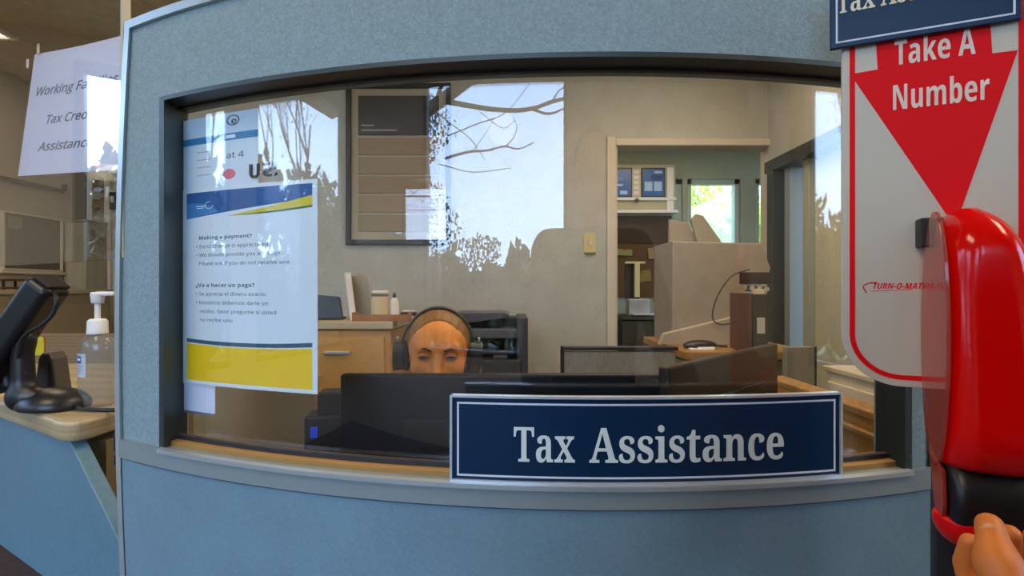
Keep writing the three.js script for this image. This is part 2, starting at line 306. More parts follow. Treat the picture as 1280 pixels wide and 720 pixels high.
// ------------------------------------------------------------------ the partition with its window
const XW0 = bowX(203), XW1 = bowX(1134), YW0 = 1.0694, YW1 = H + 290 / F * D0, YTOP = 1.69, YSEAM = 1.043, XR1 = bowX(1161);
const xOuter = (y) => bowX(151) + 0.02 * ((y - 1.22) / 0.42) ** 2;
{
  const g = thing('partition', 'bowed blue grey office partition with a wide dark framed service window', 'partition');
  const T = -0.06;
  mesh('upper_panel', [
    metricUV(bowBox(xOuter, XR1, YW1 + 0.001, YTOP, 0, T, 60, 6)),
    metricUV(bowBox(xOuter, XW0, YW0 - 0.0, YW1 + 0.001, 0, T, 8, 14)),
    metricUV(bowBox(XW1, XR1, YW0, YW1 + 0.001, 0, T, 4, 6))], M.panelFabric, g);
  mesh('lower_panel', metricUV(bowBox((y) => xOuter(y) + 0.004, XR1 - 0.002, 0.06, YSEAM - 0.003, 0.004, T, 60, 20)), M.panelLower, g);
  mesh('base_plinth', bowBox((y) => xOuter(0.7), XR1, 0, 0.06, 0, T, 40, 1), M.bronze, g);
  const rail = bowBox((y) => xOuter(y) + 0.002, XR1, YSEAM, YW0, 0.008, T, 60, 1); mesh('sill_rail', rail, mat(0x8c9796, 0.35, { metalness: 0.2 }), g);
  mesh('rail_lip', bowBox(XW0, XW1, YW0 - 0.004, YW0 + 0.0015, 0.012, 0.002, 60, 1), M.aluminium, g);
  mesh('edge_trim', bowBox((y) => xOuter(y) - 0.009, (y) => xOuter(y) + 0.003, 0.02, YTOP + 0.006, 0.006, T - 0.004, 2, 30), M.aluminium, g);
  mesh('edge_trim', bowBox(XR1 - 0.002, XR1 + 0.012, 0.02, YTOP, 0.003, T, 2, 6), M.bronze, g);
  mesh('top_trim', bowBox((y) => xOuter(YTOP) - 0.009, XR1 + 0.01, YTOP, YTOP + 0.012, 0.006, T - 0.004, 60, 1), M.aluminium, g);
  const e = 0.002, wf = [
    bowBox(XW0 - 0.004, XW1 + 0.004, YW1 - e, YW1 + 0.004, 0.003, -0.042, 60, 1),
    bowBox(XW0 - 0.004, XW0 + 0.006, YW0, YW1, 0.003, -0.05, 2, 6), bowBox(XW1 - 0.006, XW1 + 0.005, YW0, YW1, 0.003, -0.05, 2, 6)];
  mesh('window_frame', wf, M.bronze, g);
  mesh('inner_sill', bowBox(XW0, XW1, YW0 - 0.001, YW0 + 0.006, -0.012, -0.052, 60, 1), M.oak, g);
  mesh('gasket', [bowBox(XW0, XW1, YW0 + 0.006, YW0 + 0.012, -0.026, -0.034, 60, 1), bowBox(XW0, XW1, YW1 - e - 0.003, YW1 - e, -0.028, -0.034, 60, 1)], M.darkPlastic, g);
  const pane = bowBox(XW0, XW1, YW0 + 0.006, YW1 - 0.002, -0.033, -0.037, 90, 4);
  mesh('pane', pane, glassMat(0xffffff, 1.55), g);
  // hinge clip on the left edge
  const c = xOuter(1.0); mesh('clip', [rbox(0.012, 0.03, 0.014, 0.003, c - 0.014, 1.062, zf(c) - 0.012), rbox(0.01, 0.018, 0.012, 0.003, c - 0.012, 1.035, zf(c) - 0.008)], M.blackPlastic, g);
}
// post beside the partition, behind the dispenser
{
  const x = XR1 + 0.028, g = thing('post', 'grey metal post behind the red dispenser, at the right end of the partition', 'post', V(x + 0.026, 0, zf(x) - 0.02), -0.4);
  mesh('shaft', rbox(0.05, 1.72, 0.05, 0.006, 0, 0.87, 0), mat(0x8d958c, 0.45), g);
  mesh('foot', rbox(0.09, 0.012, 0.09, 0.004, 0, 0.006, 0), M.bronze, g);
}
// ---- papers behind the glass
function paperOnGlass(name, label, category, x0, x1, y0, y1, off, draw, w, h) {
  const g = thing(name, label, category);
  const sheet = bowBox(x0, x1, y0, y1, off, off - 0.0012, 20, 2);
  const tex = canvasTex(w, h, draw);
  mesh('sheet', sheet, mat(0xffffff, 0.55, { map: tex }), g);
  return g;
}
paperOnGlass('payment_poster', 'payment notice with a blue and yellow band at top and foot, taped inside the window', 'poster', bowX(229, .039), bowX(397, .039), 1.1565, 1.4475, -0.0385, (c, w, h) => {
  c.fillStyle = '#d7e4ea'; c.fillRect(0, 0, w, h);
  const m = 18, L = w - m;
  c.fillStyle = '#1d5795'; c.beginPath(); c.moveTo(m, m); c.lineTo(L, m); c.lineTo(L, 84); c.quadraticCurveTo(w * .55, 108, m, 146); c.fill();
  c.fillStyle = '#3b81ba'; c.beginPath(); c.moveTo(m, 70); c.quadraticCurveTo(w * .2, 60, w * .3, 118); c.lineTo(m, 146); c.fill();
  c.fillStyle = '#d6c626'; c.beginPath(); c.moveTo(L, 70); c.quadraticCurveTo(w * .62, 122, w * .38, 140); c.quadraticCurveTo(w * .7, 140, L, 120); c.fill();
  c.fillStyle = '#3e6f3e'; c.beginPath(); c.moveTo(L, 114); c.quadraticCurveTo(w * .7, 136, w * .36, 142); c.quadraticCurveTo(w * .7, 146, L, 124); c.fill();
  c.strokeStyle = '#a8d2e4'; c.lineWidth = 4; c.beginPath(); c.arc(120, 84, 17, 0, 5); c.stroke();
  c.fillStyle = '#cfe6ee'; c.fillRect(62, 84, 40, 5); c.fillRect(66, 94, 30, 4);
  c.fillStyle = '#2c4a5c'; c.font = 'bold 24px sans-serif'; c.fillText('Making a payment?', 74, 250);
  c.font = '23px sans-serif';
  c.fillText('• Exact change is appreciated.', 62, 292); c.fillText('• We should provide you a receipt.', 62, 334); c.fillText('Please ask if you do not receive one.', 74, 376);
  c.font = 'bold 25px sans-serif'; c.fillText('¿Va a hacer un pago?', 60, 482);
  c.font = '23px sans-serif'; c.fillText('• Se aprecia el dinero exacto.', 60, 524); c.fillText('• Nosotros debemos darle un', 60, 566); c.fillText('recibo, favor pregunte si usted', 78, 608); c.fillText('no recibe uno.', 78, 650);
  c.fillStyle = '#33566e'; c.beginPath(); c.moveTo(m, 736); c.quadraticCurveTo(w / 2, 758, L, 732); c.lineTo(L, 752); c.quadraticCurveTo(w / 2, 776, m, 754); c.fill();
  c.fillStyle = '#ecc904'; c.beginPath(); c.moveTo(m, 760); c.quadraticCurveTo(w / 2, 780, L, 758); c.lineTo(L, h - m); c.lineTo(m, h - m); c.fill();
}, 540, 960);
paperOnGlass('notice_sheet', 'pale notice with a blue band and a red dot, above the payment poster', 'notice', bowX(229, .04), bowX(322, .04), 1.44, H + .62 * 262 / F + .0, -0.0405, (c, w, h) => {
  c.fillStyle = '#cfe0ea'; c.fillRect(0, 0, w, h);
  c.fillStyle = '#2d7fb0'; c.fillRect(0, h * .26, w, h * .09); c.fillStyle = '#e8f0f4'; c.fillRect(w * .6, h * .28, w * .12, h * .045);
  c.fillStyle = '#35444f'; c.font = 'bold 46px sans-serif'; c.fillText('e', w * .66, h * .15);
  c.strokeStyle = '#35444f'; c.lineWidth = 5; c.beginPath(); c.arc(w * .69, h * .1, 24, 0, 6.3); c.stroke();
  c.font = '44px sans-serif'; c.fillText('at 4', w * .6, h * .58);
  c.fillStyle = '#d8707a'; c.beginPath(); c.arc(w * .64, h * .78, 26, 0, 6.3); c.fill();
  c.fillStyle = '#8aa0ac'; for (let i = 0; i < 4; i++) c.fillRect(w * .2, h * (.45 + i * .1), w * .2, 4);
}, 320, 400);
paperOnGlass('blank_sheet', 'plain bluish white sheet low in the left corner of the window, under the payment poster', 'paper', bowX(212, .041), bowX(268, .041), 1.111, 1.168, -0.042, (c, w, h) => { c.fillStyle = '#d5dff2'; c.fillRect(0, 0, w, h); c.fillStyle = '#6d6f86'; c.fillRect(0, h * .94, w, h * .06); }, 64, 64);
{ // two dark letters on the inside of the glass, seen from behind
  const g = thing('window_letters', 'two dark cut letters on the inside of the glass, just above the payment poster', 'letters');
  const put = (ch, px0, px1) => { const x0 = bowX(px0, .04), x1 = bowX(px1, .04), t = text(ch, 'sans_bold', .0195, .0012, x1 - x0, 4); t.rotateY(Math.PI); t.translate(x1, H + 150 / F * .665, 0); return bend(t, -.0385); };
  const ink = mat(0x2b2a28, .7); mesh('letter', put('U', 312, 325), ink, g); mesh('letter', put('S', 329, 347), ink, g);
}
// ---- the name plate at the foot of the window
{
  const g = thing('name_plate', 'long navy name plate reading Tax Assistance, standing on the window sill', 'sign'), x0 = bowX(563), x1 = bowX(1049), y0 = 1.071, y1 = 1.1735, f = 0.004;
  mesh('board', bowBox(x0 + .002, x1 - .002, y0 + .002, y1 - .002, f, f - .003, 50, 2), M.navy, g);
  mesh('holder_frame', [bowBox(x0, x1, y1 - .0028, y1, f + .003, f - .006, 50, 1), bowBox(x0, x1, y0, y0 + .0028, f + .003, f - .006, 50, 1), bowBox(x0, x0 + .0028, y0, y1, f + .003, f - .006, 1, 1), bowBox(x1 - .0028, x1, y0, y1, f + .003, f - .006, 1, 1)], mat(0xc9d2da, 0.25, { metalness: .4 }), g);
  const i = .0085, t = .0022, w = f + .0006;
  mesh('border_line', [bowBox(x0 + i, x1 - i, y1 - i - t, y1 - i, w, f, 50, 1), bowBox(x0 + i, x1 - i, y0 + i - .002, y0 + i - .002 + t, w, f, 50, 1), bowBox(x0 + i, x0 + i + t, y0 + i, y1 - i, w, f, 1, 1), bowBox(x1 - i - t, x1 - i, y0 + i, y1 - i, w, f, 1, 1)], mat(0xd2dcea, 0.5), g);
  const xa = bowX(642), xb = bowX(977), s = .0405;
  const a = text('Tax', 'serif_bold', s, .0012, bowX(718) - xa, 6), b = text('Assistance', 'serif_bold', s, .0012, xb - bowX(736), 6);
  a.translate(xa, 1.0968, 0); b.translate(bowX(736), 1.0968, 0);
  mesh('lettering', bend(merge([a, b]), f), M.letter, g);
}
// ------------------------------------------------------------------ ticket sign and dispenser on the right
const SG = (() => { const l = P(1052, 360, .57), r = P(1292, 360, .505), o = l.clone().add(r).multiplyScalar(.5); return plane(o, r.clone().sub(l), V(0, 1, 0)); })();
{
  const g = onPlane(SG, 'ticket_sign', 'white take a number board with red border and a big red arrow', 'sign');
  const at = (x, y, o = .004) => SG.at(x, y, o), bot = at(1120, 483)[1], x0 = at(1052, 360)[0], x1 = at(1294, 360)[0], top = at(1170, 0)[1];
  const outline = (d, r) => { const s = new THREE.Shape(), a = x0 + d, b = x1 - d, c = bot + d, t = top - d; s.moveTo(a, t); s.lineTo(a, c + r); s.absarc(a + r, c + r, r, Math.PI, Math.PI * 1.5); s.lineTo(b - r, c); s.absarc(b - r, c + r, r, Math.PI * 1.5, Math.PI * 2); s.lineTo(b, t); s.closePath(); return s; };
  const R = .055;
  mesh('board', extrude(outline(0, R), .003, .001).translate(0, 0, .0), mat(0xcbc3ad, 0.45), g);
  const ring = outline(.0075, R - .0075), inner = outline(.0125, R - .0125); ring.holes.push(new THREE.Path(inner.getPoints(20)));
  mesh('border_stripe', extrude(ring, .0006).translate(0, 0, .004), M.redPrint, g);
  const ar = [[1094, 40], [1097, 87], [1063, 93], [1183, 268], [1199, 268], [1272, 63], [1240, 67], [1237, 22]].map(([x, y]) => at(x, y));
  mesh('arrow', extrude(ar, .0008).translate(0, 0, .004), M.redPrint, g);
  const put = (s, px0, py, px1, cap) => { const a = at(px0, py), b = at(px1, py), t = text(s, 'sans_bold', cap, .0006, b[0] - a[0]); t.translate(a[0], a[1], .0046); return t; };
  const ink = mat(0xe9d9c8, .6);
  mesh('lettering', [put('Take A', 1118, 82, 1219, .0262), put('Number', 1116, 138, 1236, .0265)], ink, g);
  const lg = text('TURN-O-MATIC', 'sans_bold', .0062, .0004, .05, 3), la = at(1090, 361); lg.applyMatrix4(new THREE.Matrix4().makeShear(0, 0, .25, 0, 0, 0)); lg.translate(la[0], la[1], .004);
  const lg2 = text('TURN-O-MATIC', 'sans_bold', .0062, .0004, .05, 3), lb = at(1153, 361); lg2.translate(lb[0], lb[1], .004);
  const sw = tube([at(1083, 366), at(1079, 358), at(1086, 354), at(1096, 353)].map((q) => V(q[0], q[1], .0042)), .0006, 12, 5), ul = tube([at(1088, 364), at(1140, 362)].map((q) => V(q[0], q[1], .0042)), .0003, 4, 4);
  mesh('maker_mark', [lg, lg2, sw, ul], M.redPrint, g);
}
{ // second name plate, above the arrow
  const g = onPlane(SG, 'header_plate', 'navy plate with Tax lettering cut by the top edge, above the red arrow', 'sign'), o = .012, at = (x, y) => SG.at(x, y, o);
  const a = at(1038, 60), b = at(1276, 25), x0 = a[0], x1 = b[0] + .001, y0 = (a[1] + b[1]) / 2, y1 = y0 + .085;
  mesh('board', rbox(x1 - x0, y1 - y0, .006, .001, (x0 + x1) / 2, (y0 + y1) / 2, o - .003), M.navy, g);
  const i = .005, t = .0018, r = rectPts(x0 + i, y0 + i, x1 - i, y1 - i), h = rectPts(x0 + i + t, y0 + i + t, x1 - i - t, y1 - i - t);
  mesh('border_line', extrude(r, .0006, 0, [h]).translate(0, 0, o), mat(0xd2dcea, .5), g);
  const c = at(1046, 18), tx = text('Tax Assistance', 'serif_bold', .0235, .0012, (x1 - x0) * .86, 6); tx.translate(c[0], c[1], o); 
  mesh('lettering', tx, mat(0xe3dfc0, .5), g);
  for (const s of [-1, 1]) mesh('standoff', box(.03, .03, .0035, (x0 + x1) / 2 + s * .05, y0 + .02, .0048), M.darkPlastic, g);
}
{ // upright that carries the sign and dispenser
  const g = onPlane(SG, 'sign_stand', 'dark pole stand that carries the ticket sign and the red dispenser', 'stand');
  mesh('pole', cyl(.012, .012, 1.2, .03, -.7, -.014), M.darkPlastic, g);
  mesh('foot', lathe([[0, 0], [.045, 0], [.045, .012], [.02, .03], [.012, .04]]).translate(.03, -H, -.014), M.darkPlastic, g);
}
{ // the red ticket dispenser
  const g = onPlane(SG, 'ticket_dispenser', 'glossy red ticket dispenser with black mouth on the take a number board', 'dispenser');
  const C = SG.at(1229, 430, .05), cx = C[0], cy = C[1], e = SG.at(1215, 256, .05)[1] - cy, lo = SG.at(1200, 606, .06)[1] - cy;
  const A = V(0, e - .052, .026), B = V(0, lo + .052, .04);
  const side = cap(V(0, A.y, A.z), V(0, B.y, B.z), .052, .05);
  const body = (x, y, z) => {
    const tp = Math.max(0, Math.min(1, (y - (e - .075)) / .075)), tq = Math.max(0, Math.min(1, (y - (e - .16)) / .16)), hw = x > 0 ? .0345 - .022 * tq * tq * tq : .031 - .006 * tp * tp, d2 = side(0, y, z), rd = .021;
    const a = d2 + rd, b = Math.abs(x) - hw + rd; let d = Math.min(Math.max(a, b), 0) + Math.hypot(Math.max(a, 0), Math.max(b, 0)) - rd;
    d = smax(d, .0045 - z, .004);
    return smax(d, -cap(V(-.05, lo - .028, .074), V(.05, lo - .028, .074), .044, .044)(x, y, z), .006);
  };
  mesh('shell', netMesh(body, [-.045, lo - .04, 0], [.045, e + .01, .11], .0022).translate(cx, cy, 0), M.red, g);
  // clear pink side sheet
  const s = new THREE.Shape(); s.absellipse(.036, (e + lo) / 2 + .004, .036, (e - lo) / 2 - .008, 0, Math.PI * 2);
  const sh = extrude(s, .0022, .0006); sh.rotateY(-Math.PI / 2); mesh('side_sheet', sh.translate(cx - .0335, cy, .008), mat(0xf0a898, .08, { transmission: .85, thickness: 0 }), g);
  const tg = extrude([[.03, lo + .02], [.062, lo + .012], [.066, lo - .02], [.055, lo - .048], [.046, lo - .04], [.036, lo - .01]], .002, .0006); tg.rotateY(-Math.PI / 2);
  mesh('side_tongue', tg.translate(cx - .032, cy, 0), mat(0xc23a30, .3, { transmission: .45, thickness: 0 }), g);
  mesh('bracket', rbox(.02, .03, .02, .002, cx - .03, cy + e - .022, .012), M.blackPlastic, g);
  // the black mouth and the red lip below it
  const mouth = (x, y, z) => { const q = smax(cap(V(-.05, lo - .012, .045), V(.05, lo - .012, .045), .036, .036)(x, y, z), Math.abs(x) - .034, .012); return smax(q, .004 - z, .004); };
  mesh('mouth', netMesh(mouth, [-.05, lo - .06, 0], [.05, lo + .03, .1], .0025).translate(cx + .004, cy, 0), mat(0x101012, .4), g);
  const snout = (x, y, z) => { const hw = .038, q = cap(V(-.02, lo - .036, .05), V(.035, lo - .03, .06), .026, .024)(x, y, z); return smax(smax(q, .004 - z, .004), (y - (lo - .03)) , .004); };
  mesh('ticket_lip', netMesh(snout, [-.06, lo - .08, 0], [.08, lo, .11], .0025).translate(cx + .008, cy, 0), M.red, g);
  mesh('back_strip', rbox(.02, .16, .012, .003, cx - .018, cy + lo - .07, .012), M.darkPlastic, g);
}

// ------------------------------------------------------------------ the office behind the glass
const yAt = (py, d) => H - (py - 360) / F * d, xAt = (px, d) => (px - 640) / F * d;
{ // desk
  const g = thing('desk', 'wood desk under the monitors, right behind the service window', 'desk', V(0.16, 0, -.95));
  mesh('worktop', rbox(1.12, .03, .34, .006, 0, .745, .0), M.laminate, g);
  for (const s of [-1, 1]) mesh('side_panel', rbox(.03, .73, .3, .004, s * .53, .365, .0), M.cabinet, g);
  mesh('modesty_panel', box(1.03, .4, .018, 0, .53, .12), M.cabinet, g);
}
function monitor(name, label, pl, w, h, baseY, m) {
  const g = onPlane(pl, name, label, 'monitor');
  mesh('casing', rbox(w, h, .022, .006, 0, 0, -.011), m, g);
  mesh('back_bulge', rbox(w * .62, h * .6, .008, .0035, 0, -h * .02, .001), m, g);
  mesh('screen', box(w - .02, h - .02, .002, 0, 0, -.0225), mat(0x0a0d12, .2), g);
  const yb = baseY - pl.o.y;
  mesh('neck', rbox(.07, Math.abs(yb) - .06, .016, .006, 0, yb / 2 - .04, .014), m, g);
  mesh('foot', rbox(.24, .014, .18, .006, 0, yb + .007, .0), M.darkPlastic, g);
  return g;
}
{
  const l = P(426, 468, .9), r = P(838, 464, .9), h = .35;
  const o = l.clone().add(r).multiplyScalar(.5); o.y = yAt(468, .9) - h / 2;
  monitor('monitor', 'wide black monitor seen from the back, in front of the clerk', plane(o, r.clone().sub(l).setY(0), V(0, 1, 0)), l.distanceTo(r) + .004, h, .76, M.monitorBack);
  const a = P(836, 460, .885), b = P(973, 460, 1.27), o2 = a.clone().add(b).multiplyScalar(.5); o2.y = yAt(460, .88) - h / 2;
  monitor('monitor', 'angled black monitor with a brown reflection in its colour, to the right, turned away behind the name plate', plane(o2, b.clone().sub(a).setY(0), V(0, 1, 0)), .545, h, .76, mat(0x2a2118, .45));  // brown reflected light is put into the casing colour
}
{ // speaker-like black unit at the left of the monitor
  const g = thing('desk_phone', 'small black desk unit with a blue light, left of the wide monitor', 'phone', P(408, 545, .99).setY(.76), .15);
  mesh('body', rbox(.07, .3, .06, .006, 0, .15, 0), M.blackPlastic, g);
  mesh('upper_block', rbox(.05, .045, .05, .006, .012, .32, 0), M.blackPlastic, g);
  mesh('blue_light', box(.012, .02, .002, -.016, .27, .031), mat(0x2038b0, .4, { emissive: 0x1530a0, emissiveIntensity: .5 }), g);
  mesh('foot', rbox(.09, .012, .07, .003, 0, .006, 0), M.blackPlastic, g);
}
{ // brown divider end panel at the left, behind the poster foot
  const g = thing('desk_divider', 'tan wooden divider panel low behind the payment poster', 'divider', V(xAt(322, 1.1), 0, -1.1), .1);
  mesh('panel', rbox(.25, 1.1, .03, .004, .0, .55, 0), mat(0x8f7448, .6, { map: GR.soft }), g);
  mesh('cap', rbox(.26, .014, .036, .004, 0, 1.107, 0), M.oak, g);
}
{ // file cabinet with clutter
  const d = 2.35, y = yAt(402, d), x0 = xAt(392, d), x1 = xAt(488, d), w = x1 - x0 + .12, g = thing('file_cabinet', 'tan cabinet against the back wall, left of the clerk, with clutter on top', 'cabinet', V((x0 + x1) / 2 - .06, 0, -d - .25));
  mesh('body', rbox(w, y - .05, .5, .006, 0, (y - .05) / 2 + .01, 0), M.cabinet, g);
  mesh('top', rbox(w + .03, .035, .53, .006, 0, y - .0175, .005), mat(0xbfae88, .45), g);
  for (let i = 0; i < 3; i++) { const yy = y - .2 - i * .33, q = mesh('drawer', rbox(w - .05, .3, .018, .004, 0, yy - .02, .257), M.cabinet, g); mesh('handle', rbox(.12, .014, .02, .004, 0, yy + .06, .272), M.aluminium, q); }
}
const cabY = yAt(402, 2.35);
{
  const d = 2.5, at = (px, z = -d) => V(xAt(px, -z), cabY, z);
  let g = thing('letter_tray', 'dark blue tilted tray at the left end of the tan cabinet top', 'tray', at(404), 0);
  const s = extrude([[-.09, 0], [.1, 0], [.075, .11], [-.09, .125]], .02, .003); s.rotateX(-.25); mesh('panel', s, mat(0x3c4654, .4), g); mesh('base', rbox(.18, .012, .09, .003, 0, .006, -.02), M.darkPlastic, g);
  g = thing('binder', 'white binder leaning on the tan cabinet, nearest the dark tray', 'binder', at(441, -2.53), .35); let b = rbox(.03, .23, .16, .004, 0, .115, 0); b.rotateZ(.12); mesh('cover', b, M.white, g);
  b = rbox(.022, .21, .15, .002, .0, .115, .002); b.rotateZ(.12); mesh('pages', b.translate(0, 0, .006), M.paper, g);
  g = thing('file_folder', 'grey folder leaning behind the white binder on the cabinet', 'folder', at(452, -2.6), .9); b = rbox(.012, .22, .19, .003, 0, .11, 0); b.rotateZ(.1); mesh('cover', b, mat(0xb5ae9f, .6), g); mesh('tab', rbox(.01, .02, .06, .003, -.023, .225, .03), mat(0xb5ae9f, .6), g);
  g = thing('jar', 'cream jar with a dark neck and pale lid on the cabinet', 'jar', at(475, -2.5));
  mesh('body', lathe([[0, 0], [.04, 0], [.043, .006], [.043, .105], [.038, .118]]), mat(0xd8c79a, .4), g); mesh('neck', lathe([[.039, .112], [.0405, .114], [.0405, .126], [.038, .128]]), mat(0x6b5d45, .5), g); mesh('lid', lathe([[0, .142], [.036, .142], [.041, .138], [.041, .127], [.036, .126]]), M.white, g);
  g = thing('lotion_bottle', 'slim white bottle with a dark tip beside the cream jar', 'bottle', at(493, -2.5));
  mesh('body', lathe([[0, 0], [.02, 0], [.022, .006], [.022, .08], [.016, .1], [.008, .107]]), M.white, g); mesh('tip', lathe([[.008, .105], [.008, .12], [.005, .13], [0, .131]]), M.blackPlastic, g);
  g = thing('stapler', 'small black and white stapler at the right end of the cabinet clutter', 'stapler', at(511, -2.52), .1);
  mesh('base', rbox(.075, .012, .03, .003, 0, .006, 0), M.white, g); mesh('arm', rbox(.08, .016, .026, .005, 0, .027, 0), M.blackPlastic, g); mesh('top_plate', rbox(.06, .008, .024, .003, 0, .042, 0), M.white, g); mesh('hinge', rbox(.014, .02, .024, .003, .03, .018, 0), M.blackPlastic, g);
  g = thing('wooden_tray', 'low orange wooden tray along the front of the cabinet top', 'tray', at(478, -2.385));
  mesh('base', rbox(.26, .006, .07, .002, 0, .003, 0), M.oak, g);
  const fr = mesh('front_board', rbox(.26, .032, .008, .002, 0, .016, .033), mat(0xb8752c, .5, { map: GR.wood }), g);
  for (const s2 of [-1, 1]) mesh('end_board', rbox(.008, .042, .07, .002, s2 * .128, .021, 0), mat(0xb8752c, .5, { map: GR.wood }), g);
  g = thing('paper_tag', 'scrap of white card at the foot of the leaning binder', 'card', at(447, -2.39)); mesh('card', rbox(.03, .028, .002, .0008, 0, .014, 0), M.paper, g);
}
{ // printer on its stand
  const d = 2.55, y0 = .86, x0 = xAt(566, d), x1 = xAt(660, d), w = x1 - x0, x = (x0 + x1) / 2, top = yAt(397, d);
  let g = thing('printer_stand', 'plain grey stand under the black printer', 'stand', V(x, 0, -d - .2));
  mesh('top', rbox(w + .1, .03, .5, .005, 0, y0 - .015, 0), M.greyPanel, g); for (const a of [-1, 1]) mesh('side', rbox(.03, y0 - .03, .46, .004, a * (w / 2 + .02), (y0 - .03) / 2, 0), M.greyPanel, g); mesh('shelf', rbox(w, .02, .44, .004, 0, .35, 0), M.greyPanel, g);
  g = thing('printer', 'black office printer with open tray and tilted scanner lid behind the clerk', 'printer', V(x, y0, -d - .2));
  const h = top - y0, dk = mat(0x3a3d44, .5);
  mesh('left_side', rbox(.05, h * .94, .4, .006, -w / 2 + .025, h * .47, 0), dk, g); mesh('right_side', rbox(.055, h, .4, .006, w / 2 - .0275, h / 2, 0), dk, g);
  mesh('back', rbox(w - .08, h * .96, .2, .006, 0, h * .48, -.1), mat(0x1c1e20, .5), g); mesh('upper_bridge', rbox(w - .06, h * .16, .38, .006, 0, h * .72, .0), mat(0x515660, .5), g);
  mesh('base', rbox(w - .06, h * .28, .42, .006, 0, h * .14, .0), mat(0x1a1c1e, .5), g);
  const lid = extrude([[-.17, 0], [.11, .035], [.125, .05], [.1, .062], [-.15, .062]], .3, .004); lid.translate(-.03, h * .86, -.15); mesh('scanner_lid', lid, mat(0x4c4a52, .35), g);
  mesh('paper_tray', rbox(w * .6, .012, .2, .004, .0, h * .4, .12), mat(0x25272a, .5), g); mesh('tray_grip', rbox(.07, .016, .012, .004, .05, h * .34, .222), mat(0x4a4f54, .5), g); mesh('top_edge', rbox(w * .55, .008, .3, .003, -.06, h * 1.035, -.02), mat(0xd5d2cc, .5), g);
}
{ // framed board on the back wall
  const z = ZO + .002, x0 = xAt(434, 3.2), x1 = xAt(564, 3.2), y0 = yAt(306, 3.2), y1 = yAt(106, 3.2), w = x1 - x0, h = y1 - y0;
  const g = thing('framed_plaque', 'tall dark framed board of tan panels under a dark header, on the back wall', 'picture', V((x0 + x1) / 2, y0, z));
  const f = .03; mesh('frame', extrude(rectPts(-w / 2, 0, w / 2, h), .024, .003, [rectPts(-w / 2 + f, f, w / 2 - f, h - f)]).translate(0, 0, .004), mat(0x2c2a28, .4), g);
  mesh('mount', box(w - f * 2 + .004, h - f * 2 + .004, .008, 0, h / 2, .006), mat(0xb9ad90, .7), g);
  const iw = w - .15, hb = h * .245, b = mesh('header_panel', rbox(iw, hb, .012, .002, 0, h - .075 - hb / 2, .013), mat(0x2b2a2a, .5), g);
  for (const [k, lw] of [[.06, .08], [.03, .22]]) mesh('text_line', box(lw, .009, .0015, -iw / 2 + .02 + lw / 2, h - .075 - hb + k, .0195), mat(0xb9b3a0, .6), b);
  const top = h - .085 - hb, n = 5, ph = (top - .075) / n;
  for (let i = 0; i < n; i++) mesh('panel', rbox(iw, ph - .014, .011, .002, 0, .075 + ph * (i + .5), .0125), mat(i % 2 ? 0xb59e7a : 0xae9873, .55, { map: GR.wood }), g);
  mesh('clasp', rbox(.04, .016, .01, .003, 0, .07, .017), M.aluminium, g);
  mesh('pane', box(w - f * 2, h - f * 2, .003, 0, h / 2, .0225), glassMat(), g);
}
{ const g = thing('light_switch', 'cream light switch plate on the back wall, left of the doorway', 'switch', V(xAt(737, 3.2), yAt(303, 3.2), ZO)); mesh('plate', rbox(.075, .12, .006, .002, 0, 0, .003), mat(0xd0c48e, .5), g); mesh('toggle', rbox(.018, .036, .008, .003, 0, 0, .009), mat(0xd9cfa0, .5), g); mesh('shadow_strip', rbox(.07, .012, .02, .003, 0, -.066, .01), mat(0x9f9060, .5), g); }  // the darker strip below the plate is its shadow, built as a part
